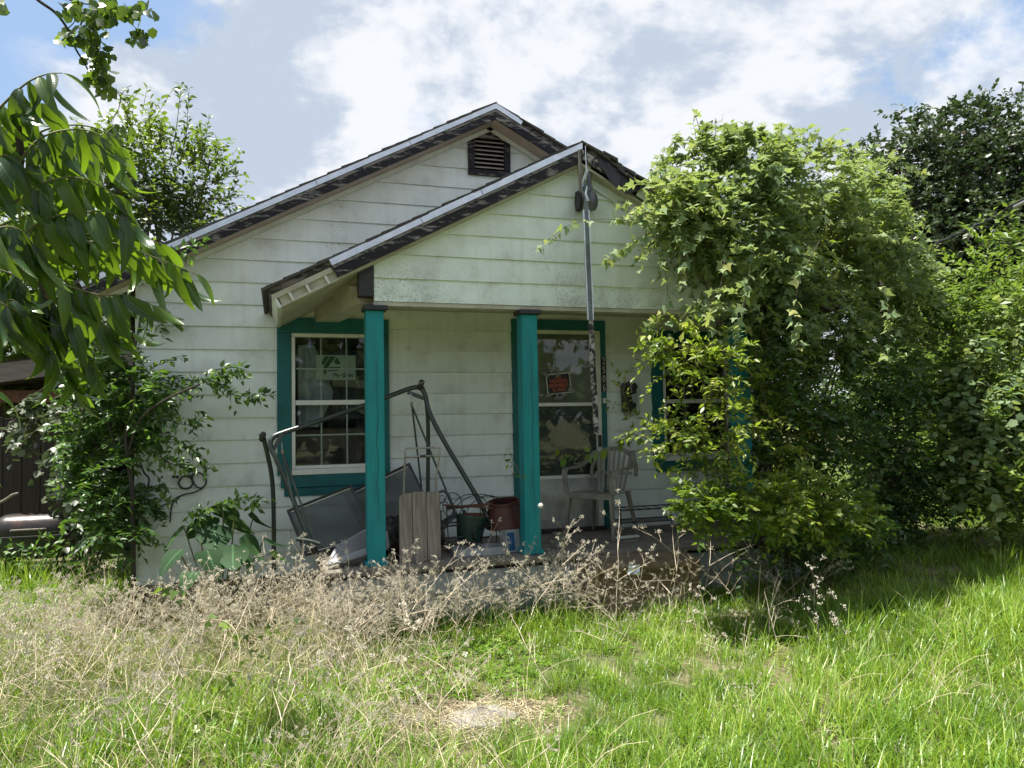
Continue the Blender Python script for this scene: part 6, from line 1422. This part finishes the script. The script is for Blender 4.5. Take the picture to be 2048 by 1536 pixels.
# ---- tallow branch hanging in at the top left
tal = empty('tallow_branch', tuple(at_r(60, -20, 5.0)), 'hanging branch of small pointed leaves against the sky top left', 'branch')
mbt = MB()
for pts, r_ in (([(20, -60, 5.1), (70, -5, 5), (110, 25, 5), (135, 58, 5), (150, 95, 5), (168, 125, 5), (182, 150, 5), (200, 170, 5)], .009), ([(200, 170, 5), (225, 180, 5), (240, 192, 5), (238, 215, 5), (228, 235, 5), (225, 250, 5)], .0035), ([(225, 178, 5), (250, 190, 5), (262, 200, 5)], .0022), ([(240, 192, 5), (255, 175, 5), (264, 170, 5)], .0018),
                ([(90, -40, 5), (140, 0, 5), (200, 12, 5), (260, 25, 5), (290, 15, 5)], .005), ([(230, 18, 5), (262, 45, 5), (280, 70, 5), (300, 92, 5)], .0028), ([(135, 58, 5), (150, 40, 5), (145, 10, 5), (130, 0, 5)], .003), ([(150, 95, 5), (185, 80, 5), (205, 100, 5)], .003), ([(168, 125, 5), (175, 140, 5), (172, 135, 5)], .002)):
    mbt.tube(spline([at_r(*p) for p in pts], 6), [max(.0012, r_ * (1 - .75 * i / (6 * (len(pts) - 1) + 1))) for i in range(6 * (len(pts) - 1) + 1)], 6)
mbt.build('twig', 'dark_twig', tal, True)
tv = [raw_mesh('leaf', T_ROUND[0] * np.array([1, 1, b_]), T_ROUND[1], 'leaf_tallow', False, np.full(7, t_)) for b_, t_ in ((.6, .1), (1.5, .3), (1, .5), (2, .2), (.8, .7))]
for (px, py, sx_, sy_, n_) in ((140, 15, 22, 14, 18), (205, 12, 32, 18, 40), (265, 15, 30, 16, 34), (190, 35, 20, 14, 16), (278, 68, 20, 14, 22), (130, 70, 18, 12, 16), (180, 75, 22, 20, 40), (195, 110, 18, 18, 34), (205, 155, 20, 20, 42), (188, 140, 14, 12, 12), (240, 262, 22, 14, 24), (8, 10, 8, 8, 5)):
    for k in range(int(n_ * .98)):
        p = at_r(px + rp.gauss(0, sx_ * .62), py + rp.gauss(0, sy_ * .62), 5.0 + rp.uniform(-.12, .12)); a = np.array([rp.gauss(0, .5), rp.gauss(0, .5), rp.gauss(-.75, .4)]); n = np.array([rp.gauss(0, .6), rp.gauss(-.4, .6), rp.gauss(.5, .5)])
        A, B, N_ = leaf_frames(a[None], n[None]); L = rp.uniform(.045, .070); put('leaf', rp.choice(tv), frame_matrix(p, A[0], B[0], N_[0], L, L * .95, L), tal)

# ---- trees across the street, behind the camera: they show in the window panes and keep low sky light off the porch
def street_trees():
    n = 13000; k = rng.integers(0, 15, n); cxs = np.linspace(-46, 50, 15) + rng.normal(0, 1.5, 15); cys = rng.uniform(-25, -18, 15); hs = rng.uniform(4.8, 6.4, 15)
    u = nrm(rng.normal(0, 1, (n, 3))) * (rng.random((n, 1)) ** .4)
    p = np.stack([cxs[k] + u[:, 0] * 4.6, cys[k] + u[:, 1] * 3, hs[k] * .52 + u[:, 2] * hs[k] * .5], 1)
    o = bpy.data.objects.new('street_trees', leaves_mesh('street_trees', T_ROUND, p, rng.normal(0, 1, (n, 3)), rng.normal(0, 1, (n, 3)), rng.uniform(.5, 1.0, n), np.full(n, .7), rng.uniform(.2, .9, n), 'leaf_oak'))
    link(o); o['kind'] = 'stuff'; o['label'] = 'row of trees across the street seen only as reflections'
street_trees()

# ================================================================== grass, dry weeds, stepping slab
def scatter(name, variants, pts, rot, scl, idx, label):
    """one object whose points carry copies of the variant meshes"""
    col = bpy.data.collections.new(name + '_kinds')
    for k, me in enumerate(variants):
        o = bpy.data.objects.new('%s_kind_%02d' % (name, k), me); col.objects.link(o)
    me = bpy.data.meshes.new(name); N = len(pts)
    me.vertices.add(N); me.vertices.foreach_set('co', np.asarray(pts, np.float32).ravel())
    a = me.attributes.new('rot', 'FLOAT_VECTOR', 'POINT'); a.data.foreach_set('vector', np.asarray(rot, np.float32).ravel())
    a = me.attributes.new('scl', 'FLOAT', 'POINT'); a.data.foreach_set('value', np.asarray(scl, np.float32))
    a = me.attributes.new('idx', 'INT', 'POINT'); a.data.foreach_set('value', np.asarray(idx, np.int32))
    for m in {m for v in variants for m in v.materials}: me.materials.append(m)
    o = bpy.data.objects.new(name, me); link(o); o['kind'] = 'stuff'; o['label'] = label
    ng = bpy.data.node_groups.new(name, 'GeometryNodeTree')
    ng.interface.new_socket('Geometry', in_out='INPUT', socket_type='NodeSocketGeometry'); ng.interface.new_socket('Geometry', in_out='OUTPUT', socket_type='NodeSocketGeometry')
    n = ng.nodes; l = ng.links; gi = n.new('NodeGroupInput'); go = n.new('NodeGroupOutput')
    ci = n.new('GeometryNodeCollectionInfo'); ci.inputs['Collection'].default_value = col; ci.inputs['Separate Children'].default_value = True; ci.inputs['Reset Children'].default_value = True
    ip = n.new('GeometryNodeInstanceOnPoints'); ip.inputs['Pick Instance'].default_value = True
    def attr(nm, ty):
        q = n.new('GeometryNodeInputNamedAttribute'); q.data_type = ty; q.inputs['Name'].default_value = nm; return q.outputs['Attribute']
    l.new(gi.outputs[0], ip.inputs['Points']); l.new(ci.outputs[0], ip.inputs['Instance'])
    l.new(attr('idx', 'INT'), ip.inputs['Instance Index']); l.new(attr('scl', 'FLOAT'), ip.inputs['Scale'])
    e2r = n.new('FunctionNodeEulerToRotation'); l.new(attr('rot', 'FLOAT_VECTOR'), e2r.inputs[0]); l.new(e2r.outputs[0], ip.inputs['Rotation'])
    l.new(ip.outputs[0], go.inputs[0])
    md = o.modifiers.new('scatter', 'NODES'); md.node_group = ng
    return o

def blades(n, rad, hmin, hmax, w_, lean, curl, tint0, tint1, r):
    """a tuft of n bent, tapering blades"""
    V, F, T = [], [], []
    for k in range(n):
        an = r.uniform(0, 6.283); rr_ = rad * math.sqrt(r.random()); bx, by = rr_ * math.cos(an), rr_ * math.sin(an)
        h_ = r.uniform(hmin, hmax) * (1 if r.random() > .1 else 1.35); ya = r.uniform(0, 6.283); dx, dy = math.cos(ya), math.sin(ya); sx_, sy_ = -dy, dx
        ln = r.uniform(0, lean); cu = r.uniform(.2, curl); ww = w_ * r.uniform(.7, 1.3); t_ = r.uniform(tint0, tint1) if r.random() > .05 else 1.0; x = z = 0.0; b = len(V); ang = ln; st = 4
        for i in range(st + 1):
            f = i / st; wd = ww * (1 - f ** 1.6) * .5
            if i < st: V.append((bx + dx * x - sx_ * wd, by + dy * x - sy_ * wd, z)); V.append((bx + dx * x + sx_ * wd, by + dy * x + sy_ * wd, z)); T += [t_, t_]
            else: V.append((bx + dx * x, by + dy * x, z)); T.append(t_ + .1)
            x += h_ / st * math.sin(ang); z += h_ / st * math.cos(ang); ang = min(ang + cu / st, 2.1)
        for i in range(st - 1): a = b + 2 * i; F += [(a, a + 1, a + 3), (a, a + 3, a + 2)]
        a = b + 2 * (st - 1); F.append((a, a + 1, a + 2))
    return V, F, T
gr_ = random.Random(21); gv_ = []
spec = [('grass_green', 32, .10, .09, .20, .0066, .95, 1.5, .05, .45)] * 3 + [('grass_green', 28, .11, .12, .25, .0078, 1.0, 1.6, .38, .80)] * 2 + [('grass_green', 20, .11, .15, .30, .007, 1.1, 1.9, .2, .7)] * 1 + \
       [('grass_straw', 22, .12, .08, .22, .0028, .9, 1.6, .2, .8)] * 2 + [('grass_straw', 26, .10, .03, .09, .003, 1.3, 1.0, .3, .9)] * 1
for (mt_, n_, rad, h0_, h1_, w_, le, cu_, t0_, t1_) in spec:
    V, F, T = blades(n_, rad, h0_, h1_, w_, le, cu_, t0_, t1_, gr_); gv_.append(raw_mesh('grass_tuft', V, np.array(F), mt_, False, np.clip(T, 0, 1)))
# clover like low cover
def clover(r):
    V, F, T = [], [], []
    for k in range(26):
        an = r.uniform(0, 6.28); rr_ = .12 * math.sqrt(r.random()); c = np.array([rr_ * math.cos(an), rr_ * math.sin(an), r.uniform(.02, .075)]); s_ = r.uniform(.014, .024); ti = r.uniform(.2, .7); ya = r.uniform(0, 6.28); tl = np.array([r.gauss(0, .3), r.gauss(0, .3)])
        for q in range(3):
            a0 = ya + q * 2.094; b = len(V); pts = [(0, 0), (.75, .5), (1.05, 0), (.75, -.5)]
            for (u, v) in pts:
                x = (u * math.cos(a0) - v * math.sin(a0)) * s_; y = (u * math.sin(a0) + v * math.cos(a0)) * s_; V.append((c[0] + x, c[1] + y, c[2] + x * tl[0] + y * tl[1])); T.append(ti)
            F += [(b, b + 1, b + 2), (b, b + 2, b + 3)]
    return raw_mesh('clover_tuft', V, np.array(F), 'grass_green', False, T)
gv_ += [clover(gr_), clover(gr_)]
NS = len(gv_)
PATCH = np.array([1.06, 4.02])
def grass_points():
    P = []
    for (ra, rb, dens) in ((1.6, 5.0, 150), (5.0, 8.0, 105), (8.0, 13.0, 50), (13.0, 24.0, 22)):
        half = R(47); A = half * (rb ** 2 - ra ** 2); n = int(A * dens); r_ = np.sqrt(rng.uniform(ra ** 2, rb ** 2, n)); th = rng.uniform(-half, half, n) + YAW
        P.append(np.stack([r_ * np.sin(th), r_ * np.cos(th)], 1))
    P = np.concatenate(P)
    x, y = P[:, 0], P[:, 1]
    out = ~((x > .38) & (x < 4.75) & (y > 6.0)) & ~((x > XL - .05) & (x < XR) & (y > YW - .03)) & ~((x > 2.33) & (x < 3.4) & (y > 5.5) & (y < 6.0))
    dp = np.hypot((x - PATCH[0] + .05) / .68, (y - PATCH[1]) / .40)
    out &= rng.random(len(x)) < np.clip((dp - .30) * 2.2, 0.05, 1)
    out &= ~((np.abs(x - PATCH[0]) < .24) & (np.abs(y - PATCH[1] + .02) < .15))
    out &= ~((x < XL) & (y > 9.4))
    P = P[out]; x, y = P[:, 0], P[:, 1]; dp = np.hypot((x - PATCH[0] + .05) / .68, (y - PATCH[1]) / .40); N = len(P)
    # where straw mixes in: the weedy left half and the bare patch
    nz_ = np.sin(x * 2.1 + 1) * np.sin(y * 2.6) * .5 + np.sin(x * 5.3 + y * 3.1) * .3
    straw = .03 + .22 * np.exp(-((x - (-.2)) / 1.6) ** 2) * np.exp(-((y - 5.3) / 1.0) ** 2) + .08 * np.exp(-((x + .3) / 1.1) ** 2) + .7 * np.exp(-(dp / .75) ** 2) + .07 * nz_
    u = rng.random(N); idx = rng.choice([0, 1, 2, 5], N, p=[.28, .28, .28, .16])
    pale = .45 + .5 * np.sin(x * 1.7 + 3 * np.sin(y * .9)) * np.sin(y * 2.3 + x * .8 + 1) + .25 * np.sin(x * 4.1 + 2) * np.sin(y * 5.2)      # drifts of paler and darker growth
    pl = rng.random(N) < pale; idx[pl] = rng.choice([3, 4], pl.sum())
    st_ = u < straw; idx[st_] = rng.choice([6, 7], st_.sum()); nearp = st_ & (dp < .95); idx[nearp] = 8
    clov = (~st_) & ((rng.random(N) < .05) | ((np.hypot(x - 1.15, y - 4.75) < .55) & (rng.random(N) < .75))); idx[clov] = rng.choice([9, 10], clov.sum())
    sc = rng.uniform(.75, 1.25, N) * np.clip(.8 + .25 * np.sin(x * 1.3 + 2) * np.sin(y * 1.9), .6, 1.2); sc *= np.where((x > 2.0) & (y < 5.2), 1.02, .95)
    sc *= np.where((x < XL) & (y > 6.8), 1.55, 1.0)
    sc *= np.clip(.35 + .6 * dp, .4, 1.0)
    rot = np.stack([rng.normal(0, .10, N), rng.normal(0, .10, N), rng.uniform(0, 6.283, N)], 1)
    z = ground_z(x, y) - .005
    return np.stack([x, y, z], 1), rot, sc, idx
gp_, gr2, gs_, gi_ = grass_points()
scatter('grass', gv_, gp_, gr2, gs_, gi_, 'long uneven grass over the front yard with straw mixed in')

# ---- dry umbel weeds
def weed_mesh(r, h_, spread, nbr, ss=1.0, seeds=True):
    st = MB(); sd_ = MB()
    tw_ = lambda p: np.array(p, float)
    def twig(p0, d, L, rad, n=4, sag=.0):
        d = d / np.linalg.norm(d); pts = [p0]
        for i in range(n): d = d + np.array([r.gauss(0, .10), r.gauss(0, .10), r.gauss(0, .08) - sag]); d /= np.linalg.norm(d); pts.append(pts[-1] + d * L / n)
        st.tube(pts, [rad * (1 - .55 * i / n) for i in range(n + 1)], 3, False); return pts, d
    def umbel(p, d):
        for q in range(r.randint(4, 7)):
            dd = d + np.array([r.gauss(0, .7), r.gauss(0, .7), r.gauss(.1, .5)]); dd /= np.linalg.norm(dd); e = p + dd * r.uniform(.012, .034) * ss; st.tube([p, e], [.0009 * ss, .0007 * ss], 3, False)
            for z_ in range(r.randint(2, 3)):
                s_ = r.uniform(.0036, .0062) * ss; c = e + np.array([r.gauss(0, .006 * ss) for _ in range(3)])
                sd_.add([c + np.array(v) * s_ for v in ((1, 0, -.6), (-.5, .87, -.6), (-.5, -.87, -.6), (0, 0, 1.2))], [(0, 2, 1), (0, 1, 3), (1, 2, 3), (2, 0, 3)])
    d0 = np.array([r.gauss(0, .22), r.gauss(0, .22), 1.0]); pts, d = twig(tw_((0, 0, 0)), d0, h_ * .62, .0036 * ss, 5)
    tips = [(pts[-1], d, h_ * .4)]
    for k in range(nbr):
        i = r.randint(2, 5); an = r.uniform(0, 6.28); tips.append((pts[i], np.array([math.cos(an) * spread, math.sin(an) * spread, r.uniform(.35, 1.0)]), h_ * r.uniform(.25, .5)))
    for p, dd, L in tips:
        q, d2_ = twig(p, dd, L, .0024 * ss, 4, .02)
        for k in range(r.randint(2, 3)):
            an = r.uniform(0, 6.28); i = r.randint(2, 4); q2_, d3 = twig(q[i], d2_ * .6 + np.array([math.cos(an), math.sin(an), r.uniform(-.1, .7)]) * .8, L * r.uniform(.25, .5), .0015 * ss, 3)
            if seeds: umbel(q2_[-1], d3)
        if seeds: umbel(q[-1], d2_)
    return st, sd_
def two_mat(name, st, sd_, m1, m2):
    V = st.v + sd_.v; b = len(st.v); F = st.f + [tuple(b + i for i in f) for f in sd_.f]
    me = raw_mesh(name, V, F, m1); me.materials.append(MATS[m2]); mi = np.array([0] * len(st.f) + [1] * len(sd_.f), dtype=np.int32); me.polygons.foreach_set('material_index', mi); return me
wr_ = random.Random(5)
wv = [two_mat('dry_weed', *weed_mesh(wr_, 1.0 * wr_.uniform(.85, 1.1), .9, wr_.randint(4, 6), 1.12), 'straw' if k % 2 else 'pale_stalk', 'seed_head') for k in range(9)]
def straw_bits(r):
    m2 = MB()
    for k in range(14):
        an = r.uniform(0, 6.28); p = np.array([r.gauss(0, .12), r.gauss(0, .12), 0]); d = np.array([math.cos(an) * r.uniform(.1, .9), math.sin(an) * r.uniform(.1, .9), 1.0]); pts = [p]; L = r.uniform(.18, .5)
        for i in range(4): d = d / np.linalg.norm(d); pts.append(pts[-1] + d * L / 4); d = d + np.array([r.gauss(0, .15), r.gauss(0, .15), -.28])
        m2.tube(pts, [.0016, .0015, .0013, .001, .0007], 3, False)
    return two_mat('straw_tuft', m2, MB(), 'straw', 'seed_head')
wv += [straw_bits(wr_) for _ in range(4)]
wv += [two_mat('bare_stalk', *weed_mesh(wr_, 1.0, .7, 3, 1.5, k == 0), 'pale_stalk', 'seed_head') for k in range(3)]
def weed_points():
    P, S, I = [], [], []
    def patch(n, x0, x1, y0, y1, s0, s1, kinds, f=None):
        x = rng.uniform(x0, x1, n); y = rng.uniform(y0, y1, n)
        if f is not None: k = rng.random(n) < f(x, y); x, y = x[k], y[k]
        P.append(np.stack([x, y, ground_z(x, y)], 1)); S.append(rng.uniform(s0, s1, len(x))); I.append(rng.choice(kinds, len(x)))
    W = list(range(9)); S_ = [9, 10, 11, 12]
    patch(150, -1.9, .95, 5.1, 6.0, .42, .66, W); patch(34, -1.9, 1.2, 4.2, 5.9, .45, .70, [13, 14, 15]); patch(20, -1.4, 1.2, 3.0, 4.4, .38, .6, [13, 14, 15]); patch(8, 1.2, 4.2, 4.2, 5.8, .36, .6, [13, 14, 15])
    patch(30, -.9, .35, 5.9, 6.8, .34, .5, W)
    patch(36, -2.8, -1.0, 5.6, 7.4, .32, .5, W)
    patch(40, .95, 2.4, 5.3, 5.9, .40, .60, W)
    patch(14, 2.4, 4.4, 4.9, 5.8, .34, .58, W)
    patch(24, -1.7, 1.1, 3.0, 5.0, .40, .62, W, lambda x, y: np.clip(1.0 - .5 * np.maximum(x, 0), 0, 1))
    patch(6, 1.5, 3.6, 3.0, 4.9, .28, .5, W)
    patch(70, -1.8, 1.2, 4.6, 5.9, .8, 1.3, S_)
    patch(60, -1.6, 1.2, 2.8, 4.6, .7, 1.2, S_)
    patch(20, 1.0, 4.5, 3.0, 5.6, .6, 1.1, S_)
    return np.concatenate(P), np.concatenate(S), np.concatenate(I)
wp, ws, wi = weed_points()
wrot = np.stack([rng.normal(0, .16, len(wp)), rng.normal(0, .16, len(wp)), rng.uniform(0, 6.283, len(wp))], 1)
scatter('dry_weeds', wv, wp, wrot, ws, wi, 'tangle of dried brown seed weeds before the porch')

# single weeds that stand out
singles = [(1228, 1215, 5.3, .95, 'tall pale dried weed standing before the concrete step'), (1485, 1180, 5.6, .85, 'forked dried weed standing before the yellow green shrub'), (1640, 1330, 4.0, .62, 'lone dark stemmed weed in the open grass right of the path slab'), (1985, 1180, 6.2, .66, 'dark twiggy weed in the grass near the right edge'), (770, 1230, 5.35, .82, 'dried weed with white seed heads rising before the left post'),
           (850, 1240, 5.3, .86, 'dried weed rising in front of the weathered planks'), (1050, 1230, 5.4, .82, 'dried weed rising beside the middle post foot'), (690, 1230, 5.4, .80, 'dried weed rising before the louvred grille'), (400, 1300, 4.7, .72, 'dried weed leaning before the heart leaved plant'), (300, 1450, 3.7, .62, 'low forked dried weed in the left front grass'), (540, 1440, 3.75, .66, 'bent dried weed in the grass left of the path slab'), (1330, 1200, 5.4, .8, 'wide dried weed right of the concrete step'), (180, 1330, 4.4, .62, 'dried weed standing by the left edge of the yard'), (930, 1235, 5.5, .80, 'dried weed spreading before the green flower pot'), (620, 1240, 5.4, .84, 'dried weed rising before the tilted insect screen'), (1130, 1225, 5.45, .78, 'dried weed leaning left of the concrete step'), (1400, 1200, 5.5, .82, 'dried weed reaching up before the wire rack'), (1560, 1190, 5.7, .78, 'dried weed at the foot of the dense dark shrub')]
for k, (px, py, Y, h_, lab) in enumerate(singles):
    x = float(at(px, py, Y)[0]); p = np.array([x, Y, float(ground_z(x, Y))]); r = random.Random(100 + k)
    e = empty('dry_weed', tuple(p), lab, 'weed', 'dried weeds that stand out')
    st, sd_ = weed_mesh(r, h_, .8, 4, .95); st.v = [tuple(np.array(v) * np.array([1, 1, 1]) + p) for v in st.v]; sd_.v = [tuple(np.array(v) + p) for v in sd_.v]
    st.build('stalk', 'dark_twig' if 'dark' in lab else 'pale_stalk', e); s2 = sd_.build('seed_heads', 'seed_head', e); s2['kind'] = 'stuff'
dn = empty('dandelion_clock', tuple(at(1081, 1050, 5.6)), 'round white dandelion clock standing before the middle post', 'flower')
c = at(1081, 1011, 5.6); sdm = MB(); sdm.lathe(c, [(.004, -.017), (.013, -.012), (.018, 0), (.013, .012), (.004, .017)], 12)
for k in range(60):
    d = nrm(rng.normal(0, 1, (1, 3)))[0]; sdm.tube([c + d * .012, c + d * .023], [.0008, .0016], 3, False)
sdm.build('seed_head', 'dandelion', dn); MB().tube([c, at(1076, 1090, 5.6), at(1074, 1200, 5.6)], .002, 5).build('stalk', 'green_stem', dn)

# creeping vine with lobed leaves among the weeds
itc, mbc = strand_item([[(300, 1185, 4.6), (340, 1195, 4.6), (375, 1200, 4.6), (385, 1225, 4.55)], [(400, 1245, 4.5), (440, 1240, 4.5), (470, 1260, 4.45), (480, 1300, 4.4), (470, 1350, 4.3), (430, 1400, 4.1), (420, 1470, 3.9)], [(470, 1265, 4.45), (530, 1265, 4.5), (575, 1250, 4.5), (630, 1255, 4.5)], [(480, 1290, 4.4), (500, 1310, 4.4), (540, 1320, 4.4)]], .045, T_LOBED, 'leaf_bright', (.035, .065), 1.0, .0, hang=.3)
plant('creeping_vine', 'trailing green vine with lobed leaves scrambling over the dry weeds', 'vine', tuple(at(450, 1420, 4.0)), [itc], mbc, stem_mat='straw', n_single=60, stem_name='stem')

# half buried slab of the old path
def slab():
    e = []
    for (cx_, cy_, w2, d2_, an) in ((PATCH[0], PATCH[1], .22, .14, .15),):
        n = 22; P2 = []
        for k in range(n):
            a = 6.283 * k / n; q = (abs(math.cos(a)) ** 4 + abs(math.sin(a)) ** 4) ** -.25 * random.uniform(.72, 1.08); u, v = w2 * q * math.cos(a), d2_ * q * math.sin(a); P2.append((cx_ + u * math.cos(an) - v * math.sin(an), cy_ + u * math.sin(an) + v * math.cos(an)))
        z = float(ground_z(cx_, cy_)); V = [(x, y, z - .03) for x, y in P2] + [(x, y, z + .018 + .008 * math.sin(x * 19 + y * 23)) for x, y in P2]
        o = MB().add(V, [tuple(range(n))[::-1], tuple(range(n, 2 * n))] + [(i, (i + 1) % n, n + (i + 1) % n, n + i) for i in range(n)]).build('path_slab', 'slab', None, bevel=.008)
        tag(o, 'pale concrete path slab half buried in dead grass', 'slab')
slab()
# dead litter round it
lt = MB()
for k in range(750):
    an = random.uniform(0, 6.28); rr_ = abs(random.gauss(.36, .17)) if k % 7 else random.uniform(.12, .32); x, y = PATCH[0] + rr_ * .85 * math.cos(an), PATCH[1] + rr_ * .45 * math.sin(an); ya = random.uniform(0, 6.28); L = random.uniform(.03, .09); z = float(ground_z(x, y)) + random.uniform(.002, .02)
    dx, dy = math.cos(ya) * L, math.sin(ya) * L; lt.tube([(x, y, z), (x + dx * .5, y + dy * .5, z + random.uniform(.0, .012)), (x + dx, y + dy, z + random.uniform(-.002, .006))], [.0016, .0018, .001], 3, False)
o = lt.build('dead_litter', 'straw'); o['kind'] = 'stuff'; o['label'] = 'dead straw litter round the path slab'
